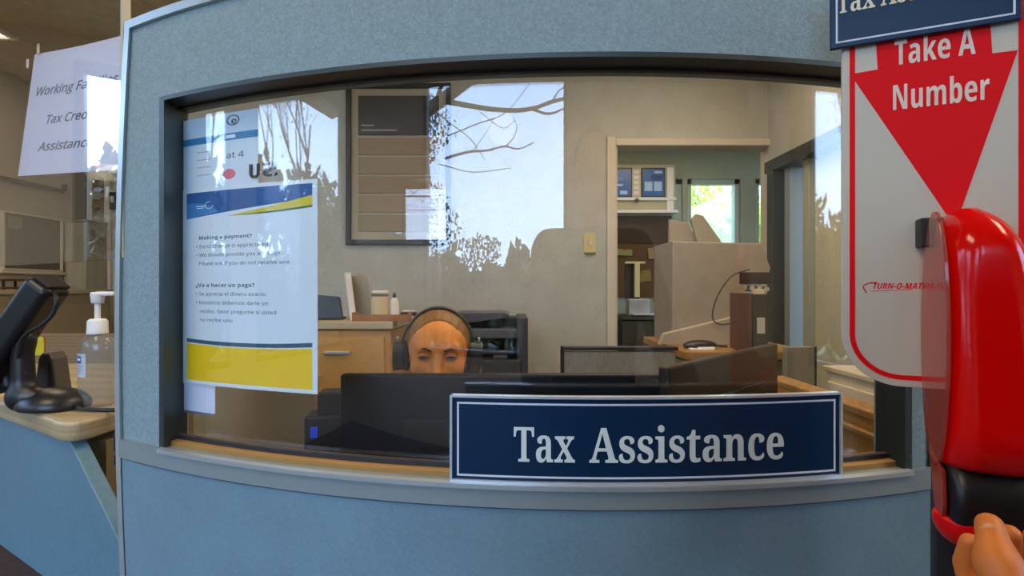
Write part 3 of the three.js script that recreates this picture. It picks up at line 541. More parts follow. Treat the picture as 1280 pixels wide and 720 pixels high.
{ // grey low screen and counter
  const d = 2.05, x0 = xAt(701, d), x1 = xAt(846, d), y = yAt(433, d);
  let g = thing('low_screen', 'low grey fabric screen with a dark edge, right of the printer', 'partition', V((x0 + x1) / 2, 0, -d));
  mesh('panel', rbox(x1 - x0 - .02, y - .03, .035, .004, 0, (y - .03) / 2 + .01, 0), M.greyPanel, g); mesh('edge', [rbox(.012, y, .045, .003, -(x1 - x0) / 2 + .006, y / 2, 0), rbox(x1 - x0, .014, .045, .003, 0, y - .007, 0)], M.darkPlastic, g);
  const cx = .975, cy = yAt(428, 2.45); g = thing('counter', 'wood topped counter that carries the grey machine', 'counter', V(cx, 0, -2.42));
  mesh('worktop', rbox(.54, .035, .66, .006, 0, cy - .0175, 0), M.oak, g); mesh('cabinet_body', box(.5, cy - .05, .56, 0, (cy - .05) / 2, -.02), M.putty, g); mesh('plinth', box(.46, .05, .5, 0, .026, -.02), M.darkPlastic, g);
  // grey machine
  const z = -2.5, x = cx, m0 = xAt(832, 2.5), m1 = xAt(950, 2.5), top = yAt(304, 2.5);
  g = thing('mail_machine', 'big beige grey machine with a dark slot and sloped trays on the counter', 'machine', V(m0, cy, z));
  const w = m1 - m0, hh = top - cy;
  const prof = [[0, 0], [w * .75, 0], [w * .78, hh * .3], [w * .72, hh * .62], [w * .98, hh * .66], [w, hh * .74], [w * .9, hh * .98], [.0, hh]];
  mesh('housing', extrude(prof, .3, .006).translate(0, 0, -.2), M.putty, g);
  mesh('slot', rbox(w * .32, .055, .22, .004, w * .84, hh * .64, 0), mat(0x2c2420, .6), g);
  mesh('vent_plate', (() => { const q = rbox(.06, .004, .12, .001); q.rotateZ(-1.05); q.rotateX(0); return q.translate(w * .955, hh * .87, .02); })(), mat(0x6f685c, .6), g);
  for (let i = 0; i < 4; i++) mesh('roller', (() => { const q = cyl(.012, .012, .2, 0, 0, 0, 14); q.rotateX(Math.PI / 2); return q.translate(w * (.74 + i * .075), hh * .55 - i * .003, 0); })(), mat(0xc9beaa, .5), g);
  for (let i = 0; i < 2; i++) { const q = extrude(i ? [[.18, 0], [.31, 0], [.205, .15], [.17, .158], [.145, .13]] : [[.055, 0], [.215, 0], [.15, .12], [.055, .14]], .02, .003); mesh('sloped_tray', q.translate(0, hh - .006, -.14 + i * .06), mat(0x9a917d, .6), g); }
  mesh('foot_wedge', extrude([[-.07, 0], [w * .7, 0], [w * .7, .14], [-.05, .05]], .04, .003).translate(0, 0, .11), mat(0xb0a48e, .6), g);
  mesh('cable', tube([V(w * .72, hh * .72, .17), V(w * .55, hh * .66, .17), V(w * .4, hh * .45, .165), V(w * .36, hh * .25, .165), V(w * .42, hh * .2, .17), V(w * .75, hh * .26, .18)], .003, 50, 6), M.blackPlastic, g);
  g = thing('paper_box', 'tall brown box file with a pale label, standing before the machine', 'box', V(xAt(935, 2.16), cy, -2.16), -.2);
  const bh = yAt(366, 2.16) - cy; mesh('left_side', rbox(.05, bh, .17, .003, -.03, bh / 2, 0), mat(0x5e4a3c, .6), g); mesh('right_side', rbox(.06, bh * .98, .16, .003, .028, bh * .49, 0), mat(0x39322a, .6), g); mesh('label', box(.03, .065, .002, .03, bh * .45, .081), mat(0xc3c4b8, .6), g); mesh('white_flap', rbox(.04, .03, .05, .004, .045, bh * 1.0, -.02), M.cream, g);
  g = thing('handset', 'dark rounded handset lying on the counter before the machine', 'handset', V(xAt(875, 2.2), cy, -2.2), .1); mesh('body', netMesh(ell(V(0, .014, 0), V(.075, .024, .04)), [-.09, .0, -.05], [.09, .05, .05], .006), M.blackPlastic, g); mesh('tail', tube([V(.06, .012, 0), V(.09, .01, .0), V(.12, .008, .004)], .006, 16, 6), M.darkPlastic, g);
  g = thing('paper_slip', 'white paper slips on the low screen end of the counter', 'paper', V(.8, cy, -2.18)); mesh('slip', rbox(.1, .006, .07, .001, 0, .003, 0), M.paper, g); mesh('slip', rbox(.07, .005, .05, .001, .02, .0085, .004), M.paper, g);
}
{ // low wall with a wood cap, running back at the right of the desk
  let g = thing('side_divider', 'low tan divider with a golden wood cap at the right of the desk', 'divider', V(.775, 0, 0));
  const z0 = -.78, z1 = -1.5, y = yAt(525, 1); mesh('panel', box(.03, y - .02, z0 - z1, 0, (y - .02) / 2, (z0 + z1) / 2), mat(0xe0a64c, .6, { map: GR.soft }), g); mesh('cap', rbox(.055, .02, z0 - z1 + .02, .005, 0, y - .01, (z0 + z1) / 2), M.oak, g); mesh('ledge', rbox(.03, .012, z0 - z1, .003, -.02, y - .05, (z0 + z1) / 2), M.oak, g);
  g = thing('grey_screen', 'small upright grey screen with a dark edge before the beige door', 'partition', V(xAt(998, 1.9), 0, -1.9)); const y2 = yAt(433, 1.9); mesh('panel', rbox(.105, y2, .03, .004, 0, y2 / 2, 0), M.greyPanel, g); mesh('edge', rbox(.008, y2 + .002, .034, .002, .055, y2 / 2, 0), M.darkPlastic, g);
  g = thing('drawer_unit', 'pale drawer cabinet against the right wall, under the ticket sign', 'cabinet', V(1.37, 0, -1.62)); mesh('body', rbox(.38, .98, .6, .006, 0, .5, 0), M.cream, g); for (let i = 0; i < 4; i++) mesh('drawer', rbox(.014, .19, .56, .003, -.196, .86 - i * .225, 0), M.cream, g); mesh('top', rbox(.4, .02, .62, .005, 0, 1.0, 0), M.cream, g);
  g = thing('brown_cabinet', 'brown wooden cabinet low behind the right end of the window', 'cabinet', V(1.42, 0, -1.12)); mesh('body', rbox(.34, .96, .34, .006, 0, .48, 0), M.brownWood, g); mesh('door', rbox(.014, .86, .3, .004, -.177, .48, 0), M.brownWood, g); mesh('top', rbox(.36, .02, .36, .005, 0, .97, 0), M.brownWood, g);
}
{ // beyond the doorway
  const d = 5.3, X = (p) => xAt(p, d), Y = (p) => yAt(p, d), z = ZF + .003;
  let g = thing('wall_cupboard', 'white wall cupboard with two blue display posters, seen through the doorway', 'cupboard', V(0, 0, 0));
  mesh('body', box(X(844) - X(762), Y(206) - Y(266), .1, (X(844) + X(762)) / 2, (Y(206) + Y(266)) / 2, z + .052), mat(0xb9b08e, .6), g);
  mesh('shelf', rbox(X(846) - X(762), .03, .14, .004, (X(846) + X(762)) / 2, Y(265), z + .075), M.white, g);
  mesh('upright', rbox(.07, Y(210) - Y(266), .02, .004, X(837), (Y(210) + Y(266)) / 2, z + .112), M.white, g);
  mesh('sill', rbox(X(844) - X(762), .03, .03, .004, (X(844) + X(762)) / 2, Y(249), z + .115), M.white, g);
  const poster = (a, b, t, u, n) => { const f = mesh('poster_frame', box(X(b) - X(a) + .03, Y(t) - Y(u) + .03, .012, (X(a) + X(b)) / 2, (Y(t) + Y(u)) / 2, z + .108), M.blackPlastic, g);
    mesh('poster', box(X(b) - X(a), Y(t) - Y(u), .004, (X(a) + X(b)) / 2, (Y(t) + Y(u)) / 2, z + .1165), mat(0xffffff, .3, { map: canvasTex(128, 160, (c, w, h) => { c.fillStyle = '#1c5fae'; c.fillRect(0, 0, w, h); c.fillStyle = n ? '#123a78' : '#3f7cc0'; c.fillRect(n ? 50 : 12, n ? 34 : 46, n ? 70 : 56, n ? 32 : 22); c.fillStyle = '#a9c9e8'; if (n) { c.fillRect(10, 76, 48, 56); c.fillRect(68, 76, 48, 56); c.fillRect(70, 10, 48, 16); } else { c.fillRect(40, 130, 60, 22); c.fillRect(16, 90, 50, 12); } }) }), f); };
  poster(768, 788, 212, 245, 0); poster(803, 829, 212, 245, 1);
  const st = mesh('strip', box(.085, Y(212) - Y(246), .008, X(795), (Y(212) + Y(246)) / 2, z + .108), M.cream, g);
  for (let i = 0; i < 5; i++) mesh('card', box(.05, .035, .003, X(795), Y(215.5 + i * 6.5), z + .1135), M.white, st);
  mesh('knob', new THREE.SphereGeometry(.022, 12, 8).translate(X(795), Y(251), z + .14), M.greyPlastic, g);
  g = thing('cork_board', 'dark brown cork board under the white cupboard in the far room', 'board', V(0, 0, 0));
  mesh('board', box(X(842) - X(764), Y(269) - Y(372), .02, (X(842) + X(764)) / 2, (Y(269) + Y(372)) / 2, z + .012), mat(0x6e5029, .9, { map: scaled(GR.fine, 3) }), g);
  mesh('upper_panel', box(X(842) - X(764), Y(269) - Y(303), .03, (X(842) + X(764)) / 2, (Y(269) + Y(303)) / 2, z + .018), mat(0x4a3520, .9, { map: scaled(GR.fine, 3) }), g);
  const note = (n, l, a, b, t, u, c) => { const q = thing(n, l, 'note', V((X(a) + X(b)) / 2, (Y(t) + Y(u)) / 2, z + (t < 325 ? .038 : .0265)), 0); const s = rbox(X(b) - X(a), Y(t) - Y(u), .006, .002); s.rotateZ(rr(-.15, .15)); mesh('sheet', s, mat(c, .8), q); mesh('pin', new THREE.SphereGeometry(.008, 8, 6).translate(0, (Y(t) - Y(u)) * .4, .006), M.red, q); };
  note('pinned_note', 'tan heart shaped paper pinned high on the far cork board', 812, 826, 309, 323, 0xa08058); note('pinned_note', 'yellowish note pinned in the middle of the far cork board', 791, 816, 338, 353, 0x8e7438); note('pinned_note', 'pale green note strip pinned at the left of the far cork board', 772, 792, 311, 319, 0x8d8b58);
  const dy = yAt(393, 5.1); g = thing('far_desk', 'dark brown desk below the cork board in the far room', 'desk', V((X(845) + X(764)) / 2, 0, -4.98)); mesh('top', rbox(.72, .03, .55, .004, 0, dy - .015, 0), mat(0x4a3b22, .5), g); mesh('front', box(.68, dy - .04, .48, 0, (dy - .04) / 2, 0), mat(0x453a22, .7), g); mesh('plinth', box(.66, .02, .44, 0, .012, 0), M.darkPlastic, g);
  g = thing('document_holder', 'cream upright document holder on the far desk', 'holder', V(X(781), dy, -4.95)); mesh('back', rbox(.14, .36, .012, .003, .01, .33, -.06), mat(0x3a2c22, .6), g); mesh('leaf', rbox(.05, .33, .05, .004, .045, .34, -.03), mat(0xd3c487, .6), g); mesh('top_edge', rbox(.19, .02, .06, .004, .03, .51, -.04), mat(0xd3c487, .6), g); mesh('leg', rbox(.1, .16, .03, .003, .01, .08, -.06), mat(0x3a2c22, .6), g);
  g = thing('small_printer', 'pale grey desktop printer low on the far desk', 'printer', V(X(783), dy, -4.82)); mesh('body', rbox(.2, .16, .14, .01, 0, .08, 0), mat(0xb3b1ae, .5), g); mesh('output_tray', rbox(.24, .014, .1, .004, .04, .02, .09), mat(0xc4c2bc, .5), g);
  g = thing('flower', 'red flower on a thin dark stem beside the beige machine', 'flower', V(xAt(825, 4.6), yAt(425, 4.6), -4.6)); const fh = yAt(374, 4.6) - yAt(425, 4.6);
  mesh('stem', taperTube([V(-.05, 0, 0), V(-.055, fh * .5, .01), V(-.01, fh, 0)], .012, .006), mat(0x2c2a1c, .8), g); for (let i = 0; i < 7; i++) { const a = i / 7 * 6.283, q = new THREE.SphereGeometry(.026, 10, 8); q.scale(1.2, .8, .7); mesh('petal', q.translate(Math.cos(a) * .034 - .004, fh + Math.sin(a) * .03, .01), mat(0xc81a14, .6), g); }
  const pot = mesh('pot', lathe([[0, -.01], [.05, -.01], [.06, .06], [.055, .06], [.05, .04], [0, .04]]).translate(-.05, -.02, 0), mat(0x4a3d2a, .7), g);
  g = thing('flower_stand', 'dark plant stand that holds the red flower in the far room', 'stand', V(xAt(825, 4.6) - .05, 0, -4.6)); const sy = yAt(425, 4.6) - .03; mesh('top', cyl(.1, .1, .02, 0, sy - .01, 0), M.brownWood, g); mesh('column', cyl(.03, .03, sy - .02, 0, (sy - .02) / 2, 0), M.brownWood, g);
}

// ------------------------------------------------------------------ the clerk behind the monitors
const SKIN = mat(0xdc8a3a, .6), HAIR = mat(0x8f6430, .55, { map: scaled(GR.fine, 8) });
const HD = (() => { const o = new THREE.Object3D(); o.position.copy(P(548, 439, 1.29)); o.position.y += .004; o.rotation.set(.1, .12, -.02, 'YXZ'); o.updateMatrix(); return o; })();   // between the eyes' height, at the head's centre
{
  const g = thing('person', 'smiling clerk with light brown hair, only eyes and forehead above the monitor', 'person');
  const c = HD.position, W = (x, y, z) => V(x, y, z).applyMatrix4(HD.matrix), inv = HD.matrix.clone().invert(), q = V();
  const cran = ell(V(0, .017, -.018), V(.073, .08, .094)), jaw = ell(V(0, -.045, .012), V(.06, .08, .072)), fore = ell(V(0, .02, .032), V(.06, .05, .05));
  const nose = blend([cap(V(0, .004, .08), V(0, -.036, .1), .008, .0115), cap(V(-.011, -.04, .088), V(.011, -.04, .088), .009, .009)], .01);
  const brow = cap(V(-.034, .019, .073), V(.034, .019, .073), .01, .01), cheek = [-1, 1].map((s) => ell(V(s * .036, -.034, .055), V(.024, .022, .024)));
  const lips = ell(V(0, -.068, .08), V(.024, .009, .011)), chin = ell(V(0, -.105, .058), V(.022, .017, .02));
  const ears = [-1, 1].map((s) => ell(V(s * .077, -.01, -.012), V(.009, .03, .019)));
  const sock = [-1, 1].map((s) => ell(V(s * .031, 0, .096), V(.021, .013, .024)));
  const head = (x, y, z) => {
    let d = smin(cran(x, y, z), jaw(x, y, z), .04); d = smin(d, fore(x, y, z), .03); d = smin(d, brow(x, y, z), .02); for (const f of cheek) d = smin(d, f(x, y, z), .025);
    for (const f of sock) d = smax(d, -f(x, y, z), .012); d = smin(d, nose(x, y, z), .014); d = smin(d, lips(x, y, z), .01); d = smin(d, chin(x, y, z), .03); for (const f of ears) d = smin(d, f(x, y, z), .008);
    return d;
  };
  const hg = netMesh((x, y, z) => smin(head(x, y, z), cap(V(0, -.09, -.03), V(0, -.24, -.05), .052, .058)(x, y, z), .03), [-.1, -.2, -.13], [.1, .14, .13], .0035); hg.applyMatrix4(HD.matrix);
  const N = c.clone().add(V(0, -.17, -.02)), T = c.y;                                              // neck base
  const sh = [-1, 1].map((s) => V(c.x + s * .175, T - .24, c.z - .03)), el = [-1, 1].map((s) => V(c.x + s * .23, T - .5, c.z + .05)), wr = [-1, 1].map((s) => V(c.x + s * .12, .79, c.z + .26));
  const bodyF = blend([cap(V(c.x, T - .1, c.z - .03), V(c.x, T - .24, c.z - .04), .054, .062), cap(V(sh[0].x + .04, sh[0].y, sh[0].z), V(sh[1].x - .04, sh[1].y, sh[1].z), .062, .062), ell(V(c.x, T - .38, c.z - .03), V(.165, .19, .11)), ell(V(c.x, T - .58, c.z - .05), V(.165, .16, .12)),
    cap(sh[0], el[0], .05, .042), cap(sh[1], el[1], .05, .042), cap(el[0], wr[0], .04, .028), cap(el[1], wr[1], .04, .028),
    cap(V(c.x - .09, .5, c.z - .02), V(c.x - .11, .52, c.z + .28), .085, .06), cap(V(c.x + .09, .5, c.z - .02), V(c.x + .11, .52, c.z + .28), .085, .06), cap(V(c.x - .11, .5, c.z + .3), V(c.x - .12, .1, c.z + .2), .056, .04), cap(V(c.x + .11, .5, c.z + .3), V(c.x + .12, .1, c.z + .2), .056, .04),
    cap(V(c.x - .12, .06, c.z + .2), V(c.x - .12, .045, c.z + .34), .04, .034), cap(V(c.x + .12, .06, c.z + .2), V(c.x + .12, .045, c.z + .34), .04, .034)], .04);
  const bg = netMesh(bodyF, [c.x - .36, -.01, c.z - .24], [c.x + .36, T - .1, c.z + .46], .014);
  const hands = [];
  for (const i of [0, 1]) { const s = i ? 1 : -1, w = wr[i], k = (a, b, d) => V(w.x - s * a, w.y + b, w.z + d), f = [cap(k(0, 0, 0), k(.005, .005, .05), .026, .03), cap(k(.0, .003, .06), k(.012, .003, .08), .03, .026)];
    for (let j = 0; j < 4; j++) { const o = -.024 + j * .017, L = [.06, .068, .064, .05][j]; f.push(cap(k(o, .006, .085), k(o, .008, .085 + L * .55), .0085, .008), cap(k(o, .008, .085 + L * .55), k(o, -.012, .085 + L), .008, .0065)); }
    f.push(cap(k(.03, 0, .03), k(.048, -.004, .065), .011, .009), cap(k(.048, -.004, .065), k(.044, -.012, .09), .009, .0075));
    hands.push(netMesh(blend(f, .008), [w.x - .09, w.y - .045, w.z - .04], [w.x + .09, w.y + .05, w.z + .18], .004)); }
  mesh('body', [hg, bg, ...hands], SKIN, g);
  // clothing follows the body
  const shirt = (x, y, z) => smax(smax(bodyF(x, y, z) - .012, y - (T - .215 - .35 * Math.max(0, z - c.z) ), .01), .5 - y, .01);
  mesh('top', netMesh((x, y, z) => smax(shirt(x, y, z), -(cap(wr[0], wr[0].clone().add(V(0, 0, .1)), .07, .07)(x, y, z)), .01), [c.x - .38, .46, c.z - .26], [c.x + .38, T - .13, c.z + .4], .014), mat(0x23262d, .9), g);
  mesh('trousers', netMesh((x, y, z) => smax(smax(bodyF(x, y, z) - .01, y - .55, .01), .11 - y, .01), [c.x - .36, .06, c.z - .26], [c.x + .36, .6, c.z + .48], .014), mat(0x2a2c34, .9), g);
  // hair: a shell pulled back from the forehead, with a knot behind
  const face = ell(V(.0, -.012, .1), V(.069, .112, .094)), low = (x, y, z) => -(y + .02 + .9 * (z + .02)) * .6;
  const hair = (x, y, z) => { let d = ell(V(0, .018, -.019), V(.0808, .0855, .1025))(x, y, z); d = smin(d, ell(V(0, -.01, -.06), V(.07, .08, .06))(x, y, z), .03); d += .0006 * Math.sin(x * 380 + z * 90) * Math.sin(y * 40 + 2); d = smax(d, -face(x, y, z), .008); d = smax(d, -(y + .075), .01); d = smax(d, -(ell(V(0, -.09, .06), V(.09, .08, .075))(x, y, z)), .01); return smin(d, ell(V(0, .01, -.135), V(.038, .04, .035))(x, y, z), .015); };
  const ha = netMesh(hair, [-.1, -.11, -.19], [.1, .145, .11], .0035); ha.applyMatrix4(HD.matrix); mesh('hair', ha, HAIR, g);
  const eyeM = mat(0xe6ddd2, .25), iris = mat(0x4e6272, .2), dark = mat(0x5b3a20, .8), lidM = mat(0xb87448, .95);
  for (const s of [-1, 1]) {
    const e = mesh('eye', new THREE.SphereGeometry(.0112, 20, 14).translate(s * .031, -.001, .0722).applyMatrix4(HD.matrix), eyeM, g);
    mesh('iris', new THREE.SphereGeometry(.0062, 16, 10).scale(1, 1, .5).translate(s * .0305, -.0005, .0822).applyMatrix4(HD.matrix), iris, e);
    mesh('lid_fold', new THREE.SphereGeometry(.0127, 20, 12, 0, 6.2832, 0, 1.35).rotateX(.12).scale(1.05, 1, 1).translate(s * .031, -.001, .0722).applyMatrix4(HD.matrix), SKIN, e);
    mesh('upper_lid', tube([V(s * .0195, -.001, .0815), V(s * .026, .0035, .0845), V(s * .034, .004, .0838), V(s * .043, -.001, .0775)], .003, 16, 6).applyMatrix4(HD.matrix), lidM, e);
    mesh('lash_line', tube([V(s * .0195, -.002, .083), V(s * .026, .0008, .0862), V(s * .034, .0012, .0855), V(s * .0445, -.003, .0788)], .0014, 16, 5).applyMatrix4(HD.matrix), mat(0x2c1c12, .7), e);
    mesh('lower_lid', tube([V(s * .0205, -.004, .0815), V(s * .029, -.0062, .0832), V(s * .042, -.004, .0778)], .0024, 14, 6).applyMatrix4(HD.matrix), lidM, e);
    mesh('eyebrow', taperTube([V(s * .015, .0155, .0895), V(s * .03, .0215, .088), V(s * .048, .0155, .0755)], .003, .0015, 14, 6).applyMatrix4(HD.matrix), dark, g);
  }
  mesh('lips', [tube([V(-.024, -.062, .079), V(-.008, -.066, .0915), V(0, -.067, .0915), V(.008, -.066, .0915), V(.024, -.062, .079)], .0032, 20, 6).applyMatrix4(HD.matrix), tube([V(-.02, -.066, .08), V(0, -.074, .0905), V(.02, -.066, .08)], .0036, 16, 6).applyMatrix4(HD.matrix)], mat(0xb0604c, .5), g);
  // headset
  const h = thing('headset', 'black over-ear headset with a thin band over the clerk’s hair', 'headset'); h.applyMatrix4(HD.matrix);
  const arc = []; for (let i = 0; i <= 20; i++) { const a = Math.PI * (i / 20) * .9 + Math.PI * .05; arc.push(V(Math.cos(a) * .0915, -.004 + Math.sin(a) * .1105, -.008)); }
  const band = (w) => { const t = new THREE.TubeGeometry(new THREE.CatmullRomCurve3(arc), 50, .0035, 8); const p = t.attributes.position; for (let i = 0; i < p.count; i++) p.setZ(i, -.008 + (p.getZ(i) + .008) * w); return t; };
  mesh('band', band(3), mat(0x4a4238, .4), h);
  for (const s of [-1, 1]) { const cu = cyl(.034, .031, .03, 0, 0, 0, 30); cu.rotateZ(Math.PI / 2); cu.scale(1, 1.15, 1); mesh('ear_cup', cu.translate(s * .0955, -.016, -.008), M.blackPlastic, h);
    const pd = new THREE.TorusGeometry(.026, .0085, 10, 26); pd.rotateY(Math.PI / 2); pd.scale(1, 1.15, 1); mesh('ear_pad', pd.translate(s * .0795, -.016, -.008), mat(0x1b1816, .8), h);
    mesh('slider', rbox(.006, .012, .012, .002, s * .101, .026, .002), M.aluminium, h); }
  mesh('microphone', tube([V(.106, -.025, .0), V(.104, -.05, .04), V(.07, -.075, .09)], .0025, 20, 6), M.blackPlastic, h);
  const ch = thing('office_chair', 'dark swivel office chair under the seated clerk', 'chair', V(c.x, 0, c.z - .02));
  mesh('seat', rbox(.48, .07, .46, .03, 0, .375, .06), mat(0x202226, .9), ch); mesh('backrest', rbox(.42, .42, .05, .024, 0, .68, -.225), mat(0x202226, .9), ch); mesh('back_post', rbox(.05, .4, .02, .006, 0, .5, -.262), M.darkPlastic, ch); mesh('back_arm', rbox(.05, .02, .28, .006, 0, .335, -.14), M.darkPlastic, ch); mesh('column', cyl(.028, .028, .28, 0, .2, 0), M.darkPlastic, ch);
  for (let i = 0; i < 5; i++) { const a = i / 5 * 6.283, l = rbox(.28, .03, .035, .008, .14, .075, 0); l.rotateY(a); const leg = mesh('leg', l, M.darkPlastic, ch); const wl = new THREE.SphereGeometry(.026, 12, 10); mesh('caster', wl.translate(Math.cos(a) * .27, .027, -Math.sin(a) * .27), M.blackPlastic, leg); }
}
// ------------------------------------------------------------------ the counter on the left
const CY = 1.07, CE = V(-1, 0, -.6).normalize();                       // worktop height; direction of its front edge, away from the corner
{
  const g = thing('service_counter', 'cream worktop with a rounded corner over a blue panel, left of the partition', 'counter');
  const s = new THREE.Shape(), k = [-.742, .862], L = 1.7, r = .075, n = V(CE.x, -CE.z, 0);         // shape in x and -z
  s.moveTo(-.742, 1.62); s.lineTo(-.742, k[1] + r); s.quadraticCurveTo(k[0], k[1] - .012, k[0] + CE.x * r * 1.1, k[1] - CE.z * r * 1.1); s.lineTo(k[0] + CE.x * L, k[1] - CE.z * L); s.lineTo(k[0] + CE.x * L, k[1] - CE.z * L + .75); s.closePath();
  const t = new THREE.ExtrudeGeometry(s, { depth: .02, bevelEnabled: true, bevelThickness: .009, bevelSize: .009, bevelOffset: -.009, bevelSegments: 4, curveSegments: 18 }); t.rotateX(-Math.PI / 2);
  mesh('worktop', metricUV(t.translate(0, CY - .029, 0)), M.laminate, g);
  const pl = plane(V(-.765, .9, -.895), CE.clone().negate(), V(0, 1, 0)), q = (x, y) => pl.at(x, y), b = pl.at(88, 548);
  const panel = extrude([[-1.6, CY - .0385 - .9], [b[0], CY - .0385 - .9], q(172, 720), q(190, 752), q(58, 722), q(-40, 650), [-1.6, q(-40, 650)[1]]].map((p) => p), .02, .002); panel.translate(0, 0, -.02); panel.applyMatrix4(pl.m); mesh('front_panel', panel, mat(0x668b9a, .4, { map: GR.soft }), g);
  const ret = box(.022, CY - .36, .66, -.764, (CY - .345) / 2 + .3, -1.28); mesh('end_panel', ret, mat(0x857350, .6, { map: GR.soft }), g);
  mesh('support', box(.5, CY - .04, .04, -1.2, (CY - .04) / 2, -1.6), mat(0x857350, .6), g);
  mesh('back_splash', rbox(1.2, .09, .02, .003, -1.33, CY + .044, -1.585), mat(0x8c6f48, .6, { map: GR.wood }), g);
}
const onCounter = (px, d) => { const p = P(px, 360, d); p.y = CY; return p; };
{ // barcode scanner on its stand
  const D = .98, o = onCounter(68, D), g = thing('barcode_scanner', 'black handheld barcode scanner tilted on its stand at the counter corner', 'scanner', o), pl = plane(o, V(1, 0, 0), V(0, 1, 0)), q = (x, y) => pl.at(x, y);
  mesh('base', netMesh((x, y, z) => smax(ell(V(0, .006, 0), V(.06, .034, .052))(x, y, z), -y + .001, .004), [-.075, -.004, -.065], [.075, .05, .065], .004), mat(0x1e1b1c, .35), g);
  mesh('base_button', netMesh(ell(V(-.022, .03, .03), V(.014, .008, .012)), [-.05, .01, .0], [.01, .05, .06], .003), M.greyPlastic, g);
  const a = q(29, 492), b = q(28, 424), c = q(16, 412);
  mesh('stand', netMesh(blend([cap(V(a[0], a[1], 0), V(b[0], b[1], 0), .02, .0165), cap(V(b[0], b[1], 0), V(c[0], c[1], 0), .017, .024), cap(V(a[0] + .0, .018, 0), V(a[0] + .04, .012, 0), .024, .026)], .02), [-.14, -.01, -.05], [.05, .19, .05], .004), mat(0x1c1a1b, .4), g);
  const h0 = q(8, 432), h1 = q(59, 360), ax = Math.atan2(h1[1] - h0[1], h1[0] - h0[0]);
  const hl = Math.hypot(h1[0] - h0[0], h1[1] - h0[1]) + .1, hb = rbox(hl, .054, .06, .014); hb.rotateZ(ax); const mx = h1[0] - Math.cos(ax) * (hl / 2 - .012), my = h1[1] - Math.sin(ax) * (hl / 2 - .012);
  const hd = mesh('head', hb.translate(mx, my, 0), mat(0x151414, .38), g);
  const wnd = rbox(.006, .04, .046, .002); wnd.rotateZ(ax); mesh('front_window', wnd.translate(h1[0] + Math.cos(ax) * .0145, h1[1] + Math.sin(ax) * .0145, 0), mat(0x1c1818, .6), hd);
  mesh('grip', (() => { const k = rbox(.05, .09, .05, .014); k.rotateZ(.2); return k.translate(h0[0] - .03, h0[1] - .05, -.03); })(), mat(0x151414, .4), g);
  const cp = (x, y, z = .02) => { const p = q(x, y); return V(p[0], p[1], z); };
  mesh('cable', tube([cp(72, 363, .01), cp(82, 374), cp(79, 390), cp(66, 404), cp(46, 416), cp(37, 428), cp(33, 446)], .0038, 40, 8), M.blackPlastic, g);
  mesh('lead', tube([cp(100, 507, .0), V(.07, .006, .028), V(.12, .0045, .034), V(.19, .0045, .03)], .004, 24, 8), M.blackPlastic, g);
}
{ const o = onCounter(67, 1.06), g = thing('grey_stand', 'small grey plastic wedge standing behind the scanner base', 'holder', o); mesh('wedge', extrude([[-.026, 0], [.026, 0], [.014, .085], [.006, .098], [-.008, .098], [-.016, .085]], .03, .004).translate(0, 0, -.015), mat(0x57524e, .5), g); mesh('clip', rbox(.006, .05, .004, .001, .008, .05, .018), mat(0x3a3634, .5), g); }
{ const g = thing('sticky_note', 'yellow sticky note on the brown counter upstand behind the scanner', 'note', V(xAt(43, 1.56), CY + .05, -1.573)); mesh('sheet', rbox(.036, .055, .004, .001, 0, 0, 0), mat(0xb9a81a, .7), g); mesh('fold', rbox(.034, .012, .003, .001, 0, .024, .003), mat(0xc7b52a, .7), g); }
{ // hand sanitizer
  const D = 1.0, o = onCounter(122, D), g = thing('sanitizer_bottle', 'clear hand sanitizer bottle with a white pump on the counter', 'bottle', o);
  const lq = lathe([[0, .001], [.024, .001], [.029, .005], [.031, .014], [.031, .108], [.028, .124], [.02, .136], [.013, .141], [.013, .148], [0, .148]]).scale(1.05, 1, .8);
  mesh('bottle', lq, new THREE.MeshPhysicalMaterial({ color: 0xe4e6de, roughness: .12, transmission: .88, thickness: 0, ior: 1.4 }), g);
  mesh('label', new THREE.CylinderGeometry(.0318, .0318, .045, 30, 1, true, -1.0, .95).translate(0, .082, 0).scale(1.05, 1, .82), mat(0xffffff, .5, { side: THREE.DoubleSide, map: canvasTex(128, 128, (c, w, h) => { c.fillStyle = '#b8bdc4'; c.fillRect(0, 0, w, h); c.fillStyle = '#3d4a86'; c.fillRect(16, 14, 70, 40); c.fillStyle = '#e6e8ee'; c.fillRect(24, 26, 52, 12); c.fillStyle = '#80868e'; for (let i = 0; i < 4; i++) c.fillRect(18, 68 + i * 13, 84 - i * 9, 4); }) }), g);
  mesh('cap', lathe([[0, .17], [.012, .17], [.0165, .166], [.0175, .143], [.0175, .139], [0, .139]]), M.white, g);
  mesh('pump', [cyl(.005, .005, .04, 0, .19, 0), lathe([[0, .222], [.01, .222], [.012, .218], [.01, .2], [0, .2]]), rbox(.036, .008, .012, .003, .016, .219, 0)], M.white, g);
}
